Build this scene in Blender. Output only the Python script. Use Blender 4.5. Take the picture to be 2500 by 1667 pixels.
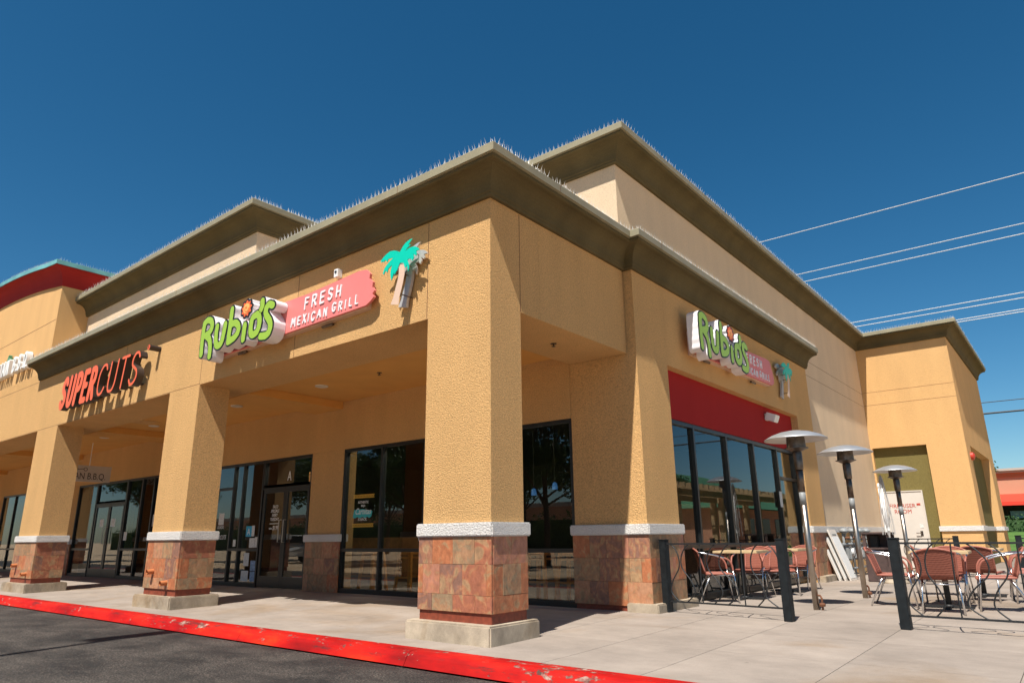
import bpy, bmesh, math, random
import numpy as np
from mathutils import Vector, Matrix
random.seed(7)
for o in list(bpy.data.objects): bpy.data.objects.remove(o)
scene = bpy.context.scene
col = scene.collection
# ------------------------------------------------------------------ camera
CAM = Vector((4.967, -5.78, 1.07))
cam = bpy.data.objects.new('camera', bpy.data.cameras.new('camera')); col.objects.link(cam)
cam.data.sensor_width = 36; cam.data.lens = 24.0; cam.data.clip_start = .05; cam.data.clip_end = 3000
yaw, pit, roll = math.radians(38.804), math.radians(15.966), math.radians(-.709)
cam.matrix_world = Matrix.Translation(CAM) @ (Matrix.Rotation(yaw, 4, 'Z') @ Matrix.Rotation(math.pi/2 + pit, 4, 'X') @ Matrix.Rotation(roll, 4, 'Z'))
scene.camera = cam
# ------------------------------------------------------------------ sky and sun
SUN = Vector((.217, -1.0, 1.72)).normalized()          # towards the sun
world = bpy.data.worlds.new('World'); scene.world = world; world.use_nodes = True
wn = world.node_tree
sky = wn.nodes.new('ShaderNodeTexSky'); sky.sky_type = 'NISHITA'; sky.sun_disc = False
sky.sun_elevation = math.asin(SUN.z); sky.sun_rotation = math.atan2(SUN.x, SUN.y)
sky.altitude = 1500; sky.air_density = 1.0; sky.dust_density = 1.3; sky.ozone_density = 2.0
bg = wn.nodes['Background']; bg.inputs['Strength'].default_value = .053
hs = wn.nodes.new('ShaderNodeHueSaturation'); hs.inputs['Saturation'].default_value = 1.34; hs.inputs['Hue'].default_value = .49
gm = wn.nodes.new('ShaderNodeGamma'); gm.inputs[1].default_value = 1.04
wn.links.new(sky.outputs[0], hs.inputs['Color']); wn.links.new(hs.outputs[0], gm.inputs[0]); tn = wn.nodes.new('ShaderNodeMix'); tn.data_type = 'RGBA'; tn.blend_type = 'MULTIPLY'; tn.inputs[0].default_value = 1; tn.inputs[7].default_value = (.95, 1, .98, 1)
wn.links.new(gm.outputs[0], tn.inputs[6]); wn.links.new(tn.outputs[2], bg.inputs['Color'])
sl = bpy.data.lights.new('sun', 'SUN'); sl.energy = 4.1; sl.angle = math.radians(.55); sl.color = (1, .95, .87)
so = bpy.data.objects.new('sun', sl); col.objects.link(so)
so.rotation_euler = SUN.to_track_quat('Z', 'Y').to_euler(); so.location = (10, -40, 60)
vs = scene.view_settings; vs.view_transform = 'Standard'; vs.look = 'None'; vs.gamma = 1; vs.exposure = .9; vs.use_curve_mapping = False
scene.render.engine = 'CYCLES'; scene.cycles.diffuse_bounces = 8; scene.cycles.sample_clamp_indirect = 4; scene.cycles.use_denoising = True; scene.cycles.denoising_prefilter = 'ACCURATE'

# ------------------------------------------------------------------ helpers
ORG = {}                       # frame origin of each parent
def tag(o, label=None, cat=None, group=None, kind=None):
    if label: o['label'] = label
    if cat: o['category'] = cat
    if group: o['group'] = group
    if kind: o['kind'] = kind
    return o
def thing(name, label, cat, loc=(0, 0, 0), rz=0, group=None):
    o = bpy.data.objects.new(name, None); col.objects.link(o); o.empty_display_size = .2
    o.location = loc; o.rotation_euler = (0, 0, rz); ORG[o.name] = Vector(loc)
    return tag(o, label, cat, group)
def children(o): return [c for c in bpy.data.objects if c.parent == o]
def copy_tree(o, parent=None):
    c = o.copy(); col.objects.link(c); c.parent = parent
    for ch in children(o):
        copy_tree(ch, c)
    return c
def dup(o, loc, rz, label=None):
    c = copy_tree(o); c.location = loc; c.rotation_euler = (0, 0, rz)
    if label: c['label'] = label
    return c
class MB:
    def __init__(s): s.v = []; s.f = []
    def add(s, v, f):
        b = len(s.v); s.v += [tuple(p) for p in v]; s.f += [tuple(i + b for i in q) for q in f]; return s
    def box(s, x0, x1, y0, y1, z0, z1):
        return s.add([(x0,y0,z0),(x1,y0,z0),(x1,y1,z0),(x0,y1,z0),(x0,y0,z1),(x1,y0,z1),(x1,y1,z1),(x0,y1,z1)],
                     [(0,3,2,1),(4,5,6,7),(0,1,5,4),(1,2,6,5),(2,3,7,6),(3,0,4,7)])
    def obox(s, c, u, v, w):           # centre + half-axis vectors
        c, u, v, w = map(Vector, (c, u, v, w))
        return s.add([c-u-v-w, c+u-v-w, c+u+v-w, c-u+v-w, c-u-v+w, c+u-v+w, c+u+v+w, c-u+v+w],
                     [(0,3,2,1),(4,5,6,7),(0,1,5,4),(1,2,6,5),(2,3,7,6),(3,0,4,7)])
    def tube(s, pts, r, n=8, cap=True, sm=0):
        pts = [Vector(p) for p in pts]
        if sm: pts = spline3(pts, sm)
        rs = r if isinstance(r, (list, tuple)) else [r]*len(pts)
        if len(rs) != len(pts):
            rs = [rs[0] + (rs[-1]-rs[0])*i/(len(pts)-1) for i in range(len(pts))]
        b = len(s.v); prev = None
        for i, p in enumerate(pts):
            t = (pts[min(i+1, len(pts)-1)] - pts[max(i-1, 0)]).normalized()
            if prev is None:
                a = Vector((0,0,1)) if abs(t.z) < .9 else Vector((1,0,0)); nx = t.cross(a).normalized()
            else:
                nx = (prev - t*prev.dot(t)).normalized()
            prev = nx; ny = t.cross(nx)
            for k in range(n):
                an = 2*math.pi*k/n; s.v.append(tuple(p + (nx*math.cos(an) + ny*math.sin(an))*rs[i]))
        for i in range(len(pts)-1):
            for k in range(n):
                a, c = b+i*n+k, b+i*n+(k+1) % n
                s.f.append((a, c, c+n, a+n))
        if cap:
            s.f.append(tuple(b+k for k in range(n))[::-1]); e = b+(len(pts)-1)*n; s.f.append(tuple(e+k for k in range(n)))
        return s
    def lathe(s, prof, n=24, c=(0, 0, 0)):
        b = len(s.v); c = Vector(c)
        for r, z in prof:
            for k in range(n):
                a = 2*math.pi*k/n; s.v.append((c.x+r*math.cos(a), c.y+r*math.sin(a), c.z+z))
        for i in range(len(prof)-1):
            for k in range(n):
                a, d = b+i*n+k, b+i*n+(k+1) % n; s.f.append((a, d, d+n, a+n))
        return s
    def prism(s, poly, m, d0, d1):     # poly of (u,v); m(u,v,d)->xyz
        n = len(poly); s.add([m(u, v, d1) for u, v in poly] + [m(u, v, d0) for u, v in poly],
            [tuple(range(n)), tuple(range(2*n-1, n-1, -1))] + [(i, i+n, (i+1) % n+n, (i+1) % n) for i in range(n)])
        return s
    def build(s, name, mat, parent=None, bevel=0, smooth=False, world=True, **kw):
        off = ORG.get(parent.name, Vector((0,0,0))) if (parent is not None and world) else Vector((0,0,0))
        me = bpy.data.meshes.new(name)
        me.from_pydata([(x-off.x, y-off.y, z-off.z) for x, y, z in s.v], [], s.f)
        bm = bmesh.new(); bm.from_mesh(me)
        bmesh.ops.recalc_face_normals(bm, faces=bm.faces)
        if bevel:
            bmesh.ops.bevel(bm, geom=[e for e in bm.edges if e.is_manifold and e.calc_face_angle(0) > .5], offset=bevel, segments=2, affect='EDGES', clamp_overlap=True)
        bm.to_mesh(me); bm.free()
        if smooth:
            for p in me.polygons: p.use_smooth = len(p.vertices) <= 4
        o = bpy.data.objects.new(name, me); col.objects.link(o)
        me.materials.append(M[mat] if isinstance(mat, str) else mat)
        if parent is not None: o.parent = parent
        ORG[o.name] = off
        return tag(o, **kw) if kw else o
def spline3(pts, n):
    out = []
    P = [pts[0]] + list(pts) + [pts[-1]]
    for i in range(1, len(P)-2):
        a, b, c, d = P[i-1], P[i], P[i+1], P[i+2]
        for k in range(n):
            t = k/n
            out.append(.5*((2*b) + (c-a)*t + (2*a-5*b+4*c-d)*t*t + (3*b-a-3*c+d)*t*t*t))
    out.append(P[-2]); return out
def spline2(pts, n=6): return [(p.x, p.y) for p in spline3([Vector((a, b, 0)) for a, b in pts], n)]
def child_mesh(name, me, mat, parent, loc, rot=(0,0,0)):
    o = bpy.data.objects.new(name, me); col.objects.link(o); o.parent = parent; o.location = loc; o.rotation_euler = rot
    return o

# ------------------------------------------------------------------ materials
M = {}
def newmat(name):
    m = bpy.data.materials.new(name); m.use_nodes = True; M[name] = m
    return m, m.node_tree, m.node_tree.nodes['Principled BSDF']
def simple(name, c, rough=.6, metal=0, spec=.5, var=0, vscale=8, bump=0, bscale=80, emit=0, coat=0):
    m, t, p = newmat(name)
    p.inputs['Base Color'].default_value = (*c, 1); p.inputs['Roughness'].default_value = rough
    p.inputs['Metallic'].default_value = metal; p.inputs['Specular IOR Level'].default_value = spec
    if coat: p.inputs['Coat Weight'].default_value = coat
    tc = t.nodes.new('ShaderNodeTexCoord')
    if var:
        n = t.nodes.new('ShaderNodeTexNoise'); n.inputs['Scale'].default_value = vscale; n.inputs['Detail'].default_value = 5
        t.links.new(tc.outputs['Object'], n.inputs['Vector'])
        r = t.nodes.new('ShaderNodeMapRange'); r.inputs[1].default_value = .3; r.inputs[2].default_value = .7
        r.inputs[3].default_value = 1-var; r.inputs[4].default_value = 1+var*.6
        t.links.new(n.outputs[0], r.inputs[0])
        mx = t.nodes.new('ShaderNodeMix'); mx.data_type = 'RGBA'; mx.blend_type = 'MULTIPLY'; mx.inputs[0].default_value = 1
        mx.inputs[6].default_value = (*c, 1)
        t.links.new(r.outputs[0], mx.inputs[7]); t.links.new(mx.outputs[2], p.inputs['Base Color'])
    if bump:
        n = t.nodes.new('ShaderNodeTexNoise'); n.inputs['Scale'].default_value = bscale; n.inputs['Detail'].default_value = 3
        t.links.new(tc.outputs['Object'], n.inputs['Vector'])
        b = t.nodes.new('ShaderNodeBump'); b.inputs['Strength'].default_value = bump; b.inputs['Distance'].default_value = .01
        t.links.new(n.outputs[0], b.inputs['Height']); t.links.new(b.outputs[0], p.inputs['Normal'])
    if emit:
        p.inputs['Emission Color'].default_value = (*c, 1); p.inputs['Emission Strength'].default_value = emit
    return m
def N(t, kind, **kw):
    n = t.nodes.new(kind)
    for k, v in kw.items():
        if k.startswith('i'): n.inputs[int(k[1:])].default_value = v
        else: setattr(n, k, v)
    return n
def ramp(t, stops, interp='LINEAR'):
    r = t.nodes.new('ShaderNodeValToRGB'); r.color_ramp.interpolation = interp
    el = r.color_ramp.elements
    while len(el) < len(stops): el.new(.5)
    for e, (p, c) in zip(el, stops): e.position = p; e.color = (*c, 1) if len(c) == 3 else c
    return r
def stucco(name, c, bump=.8, scale=60, dark=.56, stain=.07):
    m, t, p = newmat(name); L = t.links.new
    tc = t.nodes.new('ShaderNodeTexCoord')
    big = N(t, 'ShaderNodeTexNoise'); big.inputs['Scale'].default_value = .9; big.inputs['Detail'].default_value = 6
    mp = t.nodes.new('ShaderNodeMapping'); mp.inputs['Scale'].default_value = (2.2, 2.2, .45)
    L(tc.outputs['Object'], mp.inputs[0]); L(mp.outputs[0], big.inputs['Vector'])
    r1 = t.nodes.new('ShaderNodeMapRange'); r1.inputs[1].default_value = .3; r1.inputs[2].default_value = .7; r1.inputs[3].default_value = 1-stain; r1.inputs[4].default_value = 1+stain*.5
    L(big.outputs[0], r1.inputs[0])
    fine = N(t, 'ShaderNodeTexNoise'); fine.inputs['Scale'].default_value = scale; fine.inputs['Detail'].default_value = 4; fine.inputs['Roughness'].default_value = .55
    L(tc.outputs['Object'], fine.inputs['Vector'])
    vor = N(t, 'ShaderNodeTexVoronoi'); vor.feature = 'SMOOTH_F1'; vor.inputs['Scale'].default_value = scale*1.6
    dn = t.nodes.new('ShaderNodeMix'); dn.data_type = 'VECTOR'; dn.inputs[0].default_value = .06
    L(tc.outputs['Object'], dn.inputs[4]); L(fine.outputs[1], dn.inputs[5]); L(dn.outputs[1], vor.inputs['Vector'])
    add = t.nodes.new('ShaderNodeMath'); add.operation = 'MULTIPLY_ADD'; add.inputs[1].default_value = -.5
    L(vor.outputs[0], add.inputs[0]); L(fine.outputs[0], add.inputs[2])
    bp = t.nodes.new('ShaderNodeBump'); bp.inputs['Strength'].default_value = bump; bp.inputs['Distance'].default_value = .03
    L(add.outputs[0], bp.inputs['Height']); L(bp.outputs[0], p.inputs['Normal'])
    r2 = t.nodes.new('ShaderNodeMapRange'); r2.inputs[1].default_value = -.05; r2.inputs[2].default_value = .45; r2.inputs[3].default_value = dark; r2.inputs[4].default_value = 1.06
    L(add.outputs[0], r2.inputs[0])
    mu = t.nodes.new('ShaderNodeMath'); mu.operation = 'MULTIPLY'; L(r1.outputs[0], mu.inputs[0]); L(r2.outputs[0], mu.inputs[1])
    mx = t.nodes.new('ShaderNodeMix'); mx.data_type = 'RGBA'; mx.blend_type = 'MULTIPLY'; mx.inputs[0].default_value = 1; mx.inputs[6].default_value = (*c, 1)
    L(mu.outputs[0], mx.inputs[7]); L(mx.outputs[2], p.inputs['Base Color'])
    p.inputs['Roughness'].default_value = .9; p.inputs['Specular IOR Level'].default_value = .15
    return m
stucco('stucco', (.75, .45, .19))
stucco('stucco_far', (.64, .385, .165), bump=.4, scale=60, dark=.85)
stucco('stucco_beige', (.74, .57, .39), bump=.6, dark=.75)
stucco('stucco_red', (.34, .02, .02), bump=.3, dark=.9)
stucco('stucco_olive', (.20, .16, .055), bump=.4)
stucco('cornice_olive', (.118, .093, .045), bump=.45, scale=70, dark=.8, stain=.2)
stucco('cornice_red', (.30, .022, .02), bump=.15, dark=.95)
stucco('band_white', (.74, .71, .67), bump=.9, scale=50, dark=.85)
simple('coping_metal', (.27, .24, .155), rough=.5, var=.12, vscale=3, metal=.0)
simple('teal_metal', (.16, .40, .40), rough=.45, var=.25, vscale=2)
simple('flashing', (.22, .045, .02), rough=.6, var=.3, vscale=20)
simple('ceiling_paint', (.66, .33, .08), rough=.9, var=.06, vscale=2, bump=.3, bscale=120)
simple('frame_black', (.012, .014, .015), rough=.35, spec=.5)
simple('black_metal', (.009, .012, .014), rough=.6, var=.5, vscale=14, spec=.3)
simple('iron', (.012, .013, .014), rough=.55)
simple('aluminium', (.62, .62, .63), rough=.22, metal=1)
simple('steel', (.40, .35, .30), rough=.38, metal=1, var=.2, vscale=6)
simple('steel_dark', (.16, .13, .11), rough=.4, metal=1, var=.4, vscale=14)
simple('hood_alu', (.55, .55, .55), rough=.45, metal=.75, var=.12, vscale=5)
simple('white_plastic', (.75, .75, .73), rough=.5)
simple('spike_plastic', (.62, .60, .56), rough=.4)
simple('white_paint', (.58, .53, .47), rough=.55, var=.06, vscale=3)
simple('wood_stool', (.66, .28, .055), rough=.45, var=.2, vscale=12)
simple('table_wood', (.55, .40, .22), rough=.5, var=.15, vscale=10)
simple('dark_brown', (.075, .045, .04), rough=.65, var=.25, vscale=14, bump=.3, bscale=200)
simple('pipe_grey', (.24, .25, .25), rough=.5, var=.2, vscale=15)
simple('rust', (.16, .06, .025), rough=.8, var=.4, vscale=25)
simple('copper_spout', (.45, .15, .05), rough=.55)
simple('interior_dark', (.02, .017, .016), rough=.9)
simple('interior_floor', (.045, .035, .03), rough=.5)
simple('interior_wood', (.28, .125, .045), rough=.6, var=.35, vscale=5)
simple('fill_glow', (1, .9, .72), emit=48)  # emission of the added fill lamps inside the restaurant
simple('can_light', (.62, .56, .47), rough=.4)
simple('pendant_blue', (.04, .16, .42), emit=.25)
simple('sign_green', (.30, .47, .045), rough=.35)
simple('sign_black', (.010, .012, .012), rough=.4)
simple('sign_white', (.78, .76, .78), rough=.4)
simple('sign_pink', (.70, .195, .18), rough=.45, var=.06, vscale=2)
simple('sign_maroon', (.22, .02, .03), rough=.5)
simple('sign_orange', (.75, .13, .03), rough=.4)
simple('sign_yellow', (.85, .42, .12), rough=.4)
simple('salon_orange', (.80, .13, .035), rough=.35)
simple('bronze', (.045, .030, .024), rough=.45)
simple('palm_teal', (.0, .50, .36), rough=.4)
simple('palm_tan', (.62, .44, .33), rough=.5)
simple('sheet_metal', (.55, .53, .51), rough=.45, metal=.35, var=.1, vscale=20)
simple('decal_white', (.8, .8, .78), rough=.6)
simple('decal_teal', (.03, .40, .42), rough=.6)
simple('decal_yellow', (.75, .45, .06), rough=.6)
simple('decal_blue', (.03, .36, .55), rough=.6)
simple('paper', (.62, .62, .58), rough=.8, var=.25, vscale=30)
simple('flyer', (.25, .35, .5), rough=.7, var=.5, vscale=22)
simple('red_letter', (.45, .05, .03), rough=.5)
simple('red_awning', (.75, .045, .02), rough=.7)
simple('pink_wall', (.52, .26, .16), rough=.9, var=.08, vscale=.5)
simple('brick_orange', (.50, .16, .07), rough=.9)
simple('grey_trim', (.45, .38, .33), rough=.8)
simple('hedge_leaf', (.035, .085, .018), rough=.7, var=.4, vscale=6)
simple('grass', (.07, .16, .022), rough=.9, var=.35, vscale=3)
simple('bark', (.10, .07, .05), rough=.9, var=.3, vscale=8)
simple('wire_light', (.55, .55, .55), rough=.5)
simple('wire_dark', (.03, .03, .035), rough=.6)
simple('pergola_wood', (.42, .29, .15), rough=.8, var=.2, vscale=4)
simple('green_roof', (.09, .24, .12), rough=.6, var=.2, vscale=1)
simple('car_white', (.62, .62, .60), rough=.2, coat=1)
simple('car_dark', (.03, .035, .045), rough=.2, coat=1)
simple('car_glass', (.01, .012, .015), rough=.05)
simple('tyre', (.015, .015, .015), rough=.8)
simple('alarm_red', (.5, .04, .02), rough=.4)
def leafmat(name, a, b):
    m, t, p = newmat(name); L = t.links.new
    tc = t.nodes.new('ShaderNodeTexCoord'); n = N(t, 'ShaderNodeTexNoise'); n.inputs['Scale'].default_value = 1.6; n.inputs['Detail'].default_value = 4
    L(tc.outputs['Object'], n.inputs['Vector']); r = ramp(t, [(.3, a), (.7, b)]); L(n.outputs[0], r.inputs[0]); L(r.outputs[0], p.inputs['Base Color'])
    p.inputs['Roughness'].default_value = .55
    tr = t.nodes.new('ShaderNodeBsdfTranslucent'); L(r.outputs[0], tr.inputs[0]); ms = t.nodes.new('ShaderNodeMixShader'); ms.inputs[0].default_value = .3
    L(p.outputs[0], ms.inputs[1]); L(tr.outputs[0], ms.inputs[2]); L(ms.outputs[0], t.nodes['Material Output'].inputs[0])
leafmat('leaf', (.025, .06, .012), (.075, .13, .03))
def glass(name, tint, ior):
    m, t, p = newmat(name); L = t.links.new
    t.nodes.remove(p)
    tr = t.nodes.new('ShaderNodeBsdfTransparent'); tr.inputs[0].default_value = (*tint, 1)
    gl = t.nodes.new('ShaderNodeBsdfGlossy'); gl.inputs['Roughness'].default_value = .0; gl.inputs[0].default_value = (.9, .93, .95, 1)
    fr = t.nodes.new('ShaderNodeFresnel'); fr.inputs[0].default_value = ior
    ge = t.nodes.new('ShaderNodeNewGeometry'); k = t.nodes.new('ShaderNodeMath'); k.operation = 'MULTIPLY_ADD'; k.inputs[1].default_value = -1; k.inputs[2].default_value = 1
    L(ge.outputs['Backfacing'], k.inputs[0]); k2 = t.nodes.new('ShaderNodeMath'); k2.operation = 'MULTIPLY'; L(k.outputs[0], k2.inputs[0]); L(fr.outputs[0], k2.inputs[1])
    ms = t.nodes.new('ShaderNodeMixShader'); L(k2.outputs[0], ms.inputs[0]); L(tr.outputs[0], ms.inputs[1]); L(gl.outputs[0], ms.inputs[2])
    L(ms.outputs[0], t.nodes['Material Output'].inputs[0])
glass('glass', (.76, .78, .76), 1.85)
# slate tiles: every piece takes its own colour
def slate():
    m, t, p = newmat('slate'); L = t.links.new
    oi = t.nodes.new('ShaderNodeObjectInfo'); tc = t.nodes.new('ShaderNodeTexCoord')
    off = t.nodes.new('ShaderNodeVectorMath'); off.operation = 'SCALE'; off.inputs[3].default_value = 37
    cmb = t.nodes.new('ShaderNodeCombineXYZ')
    for i in range(3): L(oi.outputs['Random'], cmb.inputs[i])
    L(cmb.outputs[0], off.inputs[0])
    ad = t.nodes.new('ShaderNodeVectorMath'); L(tc.outputs['Object'], ad.inputs[0]); L(off.outputs[0], ad.inputs[1])
    base = ramp(t, [(0, (.34,.12,.065)), (.14, (.42,.18,.11)), (.28, (.27,.17,.09)), (.42, (.25,.125,.085)), (.56, (.44,.22,.12)), (.7, (.42,.145,.06)), (.85, (.29,.195,.11)), (1, (.36,.15,.10))], 'CONSTANT')
    L(oi.outputs['Random'], base.inputs[0])
    n1 = N(t, 'ShaderNodeTexNoise'); n1.inputs['Scale'].default_value = 5; n1.inputs['Detail'].default_value = 5; n1.inputs['Distortion'].default_value = 1.6
    L(ad.outputs[0], n1.inputs['Vector'])
    alt = ramp(t, [(0, (.20,.10,.06)), (.35, (.37,.13,.06)), (.5, (.48,.17,.07)), (.62, (.40,.24,.12)), (.8, (.26,.17,.09)), (1, (.19,.13,.07))]); L(n1.outputs[0], alt.inputs[0])
    mask = t.nodes.new('ShaderNodeMapRange'); mask.inputs[1].default_value = .44; mask.inputs[2].default_value = .62; mask.inputs[4].default_value = .85
    L(n1.outputs[0], mask.inputs[0])
    mx = t.nodes.new('ShaderNodeMix'); mx.data_type = 'RGBA'; L(mask.outputs[0], mx.inputs[0]); L(base.outputs[0], mx.inputs[6]); L(alt.outputs[0], mx.inputs[7])
    mp = t.nodes.new('ShaderNodeMapping'); mp.inputs['Scale'].default_value = (7, 7, 4.5); mp.inputs['Rotation'].default_value = (0, .5, 0); L(ad.outputs[0], mp.inputs[0])
    n2 = N(t, 'ShaderNodeTexNoise'); n2.inputs['Scale'].default_value = 2.2; n2.inputs['Detail'].default_value = 7; n2.inputs['Roughness'].default_value = .65; L(mp.outputs[0], n2.inputs['Vector'])
    r2 = t.nodes.new('ShaderNodeMapRange'); r2.inputs[1].default_value = .3; r2.inputs[2].default_value = .7; r2.inputs[3].default_value = .7; r2.inputs[4].default_value = 1.2; L(n2.outputs[0], r2.inputs[0])
    m2 = t.nodes.new('ShaderNodeMix'); m2.data_type = 'RGBA'; m2.blend_type = 'MULTIPLY'; m2.inputs[0].default_value = 1; L(mx.outputs[2], m2.inputs[6]); L(r2.outputs[0], m2.inputs[7])
    L(m2.outputs[2], p.inputs['Base Color']); p.inputs['Roughness'].default_value = .62
    b = t.nodes.new('ShaderNodeBump'); b.inputs['Strength'].default_value = .8; b.inputs['Distance'].default_value = .012; L(n2.outputs[0], b.inputs['Height']); L(b.outputs[0], p.inputs['Normal'])
slate()
def concrete(name, c, dirt=.25, objvar=.06, sc=.8):
    m, t, p = newmat(name); L = t.links.new
    geo = t.nodes.new('ShaderNodeNewGeometry'); oi = t.nodes.new('ShaderNodeObjectInfo')
    n1 = N(t, 'ShaderNodeTexNoise'); n1.inputs['Scale'].default_value = sc; n1.inputs['Detail'].default_value = 10; n1.inputs['Roughness'].default_value = .72
    mp = t.nodes.new('ShaderNodeMapping'); mp.inputs['Scale'].default_value = (1, 1.5, 1); L(geo.outputs['Position'], mp.inputs[0]); L(mp.outputs[0], n1.inputs['Vector'])
    r = t.nodes.new('ShaderNodeMapRange'); r.inputs[1].default_value = .3; r.inputs[2].default_value = .65; r.inputs[3].default_value = 1-dirt; r.inputs[4].default_value = 1.05; L(n1.outputs[0], r.inputs[0])
    n2 = N(t, 'ShaderNodeTexNoise'); n2.inputs['Scale'].default_value = 130; n2.inputs['Detail'].default_value = 3; L(geo.outputs['Position'], n2.inputs['Vector'])
    r2 = t.nodes.new('ShaderNodeMapRange'); r2.inputs[1].default_value = .3; r2.inputs[2].default_value = .7; r2.inputs[3].default_value = .9; r2.inputs[4].default_value = 1.08; L(n2.outputs[0], r2.inputs[0])
    r3 = t.nodes.new('ShaderNodeMapRange'); r3.inputs[3].default_value = 1-objvar; r3.inputs[4].default_value = 1+objvar*.6; L(oi.outputs['Random'], r3.inputs[0])
    a = t.nodes.new('ShaderNodeMath'); a.operation = 'MULTIPLY'; L(r.outputs[0], a.inputs[0]); L(r2.outputs[0], a.inputs[1])
    b = t.nodes.new('ShaderNodeMath'); b.operation = 'MULTIPLY'; L(a.outputs[0], b.inputs[0]); L(r3.outputs[0], b.inputs[1])
    mx = t.nodes.new('ShaderNodeMix'); mx.data_type = 'RGBA'; mx.blend_type = 'MULTIPLY'; mx.inputs[0].default_value = 1; mx.inputs[6].default_value = (*c, 1); L(b.outputs[0], mx.inputs[7])
    n4 = N(t, 'ShaderNodeTexNoise'); n4.inputs['Scale'].default_value = sc*.55; n4.inputs['Detail'].default_value = 7; n4.inputs['Roughness'].default_value = .6; n4.inputs['Distortion'].default_value = .8; L(geo.outputs['Position'], n4.inputs['Vector'])
    r4 = t.nodes.new('ShaderNodeMapRange'); r4.inputs[1].default_value = .52; r4.inputs[2].default_value = .68; r4.inputs[4].default_value = .75; L(n4.outputs[0], r4.inputs[0])
    st = t.nodes.new('ShaderNodeMix'); st.data_type = 'RGBA'; st.blend_type = 'MULTIPLY'; st.inputs[7].default_value = (.78, .66, .50, 1); L(r4.outputs[0], st.inputs[0]); L(mx.outputs[2], st.inputs[6]); mx = st
    vo = N(t, 'ShaderNodeTexVoronoi'); vo.inputs['Scale'].default_value = 2.3; L(geo.outputs['Position'], vo.inputs['Vector'])
    rv = t.nodes.new('ShaderNodeMapRange'); rv.inputs[1].default_value = .03; rv.inputs[2].default_value = .05; rv.inputs[3].default_value = .72; rv.inputs[4].default_value = 1; L(vo.outputs['Distance'], rv.inputs[0])
    gs = t.nodes.new('ShaderNodeMix'); gs.data_type = 'RGBA'; gs.blend_type = 'MULTIPLY'; gs.inputs[0].default_value = 1; L(mx.outputs[2], gs.inputs[6]); L(rv.outputs[0], gs.inputs[7]); mx = gs
    L(mx.outputs[2], p.inputs['Base Color']); p.inputs['Roughness'].default_value = .85; p.inputs['Specular IOR Level'].default_value = .25
    bp = t.nodes.new('ShaderNodeBump'); bp.inputs['Strength'].default_value = .25; bp.inputs['Distance'].default_value = .004; L(n2.outputs[0], bp.inputs['Height']); L(bp.outputs[0], p.inputs['Normal'])
concrete('concrete', (.33, .275, .23), dirt=.3)
concrete('bounce_concrete', (.64, .47, .30), dirt=.2)  # kept pale and warm to bounce sunlight into the shaded walls and soffits
concrete('concrete_joint', (.25, .21, .175), objvar=0)
concrete('plinth_concrete', (.47, .385, .285), dirt=.5, sc=2.2)
def asphalt(name, gain):
    m, t, p = newmat(name); L = t.links.new
    geo = t.nodes.new('ShaderNodeNewGeometry')
    n = N(t, 'ShaderNodeTexNoise'); n.inputs['Scale'].default_value = 55; n.inputs['Detail'].default_value = 3; n.inputs['Roughness'].default_value = .9; L(geo.outputs['Position'], n.inputs['Vector'])
    vo = N(t, 'ShaderNodeTexVoronoi'); vo.inputs['Scale'].default_value = 75; L(geo.outputs['Position'], vo.inputs['Vector'])
    r = ramp(t, [(.38, (.008*gain,.007*gain,.006*gain)), (.5, (.036*gain,.030*gain,.025*gain)), (.58, (.085*gain,.071*gain,.058*gain)), (.7, (.19*gain,.16*gain,.132*gain))]); L(n.outputs[0], r.inputs[0])
    sp = t.nodes.new('ShaderNodeSeparateColor'); L(vo.outputs['Color'], sp.inputs[0])
    rs = t.nodes.new('ShaderNodeMapRange'); rs.inputs[3].default_value = .45; rs.inputs[4].default_value = 1.5; L(sp.outputs[0], rs.inputs[0])
    n2 = N(t, 'ShaderNodeTexNoise'); n2.inputs['Scale'].default_value = 1.1; n2.inputs['Detail'].default_value = 9; n2.inputs['Roughness'].default_value = .68; n2.inputs['Distortion'].default_value = .5
    mp = t.nodes.new('ShaderNodeMapping'); mp.inputs['Scale'].default_value = (1, 1.6, 1); mp.inputs['Rotation'].default_value = (0, 0, .4); L(geo.outputs['Position'], mp.inputs[0]); L(mp.outputs[0], n2.inputs['Vector'])
    r2 = t.nodes.new('ShaderNodeMapRange'); r2.inputs[1].default_value = .38; r2.inputs[2].default_value = .62; r2.inputs[3].default_value = .34; r2.inputs[4].default_value = 1.75; L(n2.outputs[0], r2.inputs[0])
    mu = t.nodes.new('ShaderNodeMath'); mu.operation = 'MULTIPLY'; L(rs.outputs[0], mu.inputs[0]); L(r2.outputs[0], mu.inputs[1])
    mx = t.nodes.new('ShaderNodeMix'); mx.data_type = 'RGBA'; mx.blend_type = 'MULTIPLY'; mx.inputs[0].default_value = 1; L(r.outputs[0], mx.inputs[6]); L(mu.outputs[0], mx.inputs[7]); L(mx.outputs[2], p.inputs['Base Color'])
    p.inputs['Roughness'].default_value = .8
    b = t.nodes.new('ShaderNodeBump'); b.inputs['Strength'].default_value = .8; b.inputs['Distance'].default_value = .012; L(n.outputs[0], b.inputs['Height']); L(b.outputs[0], p.inputs['Normal'])
asphalt('asphalt', .72); asphalt('asphalt_worn', 4.6)
simple('tar', (.012, .012, .012), rough=.6)
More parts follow.
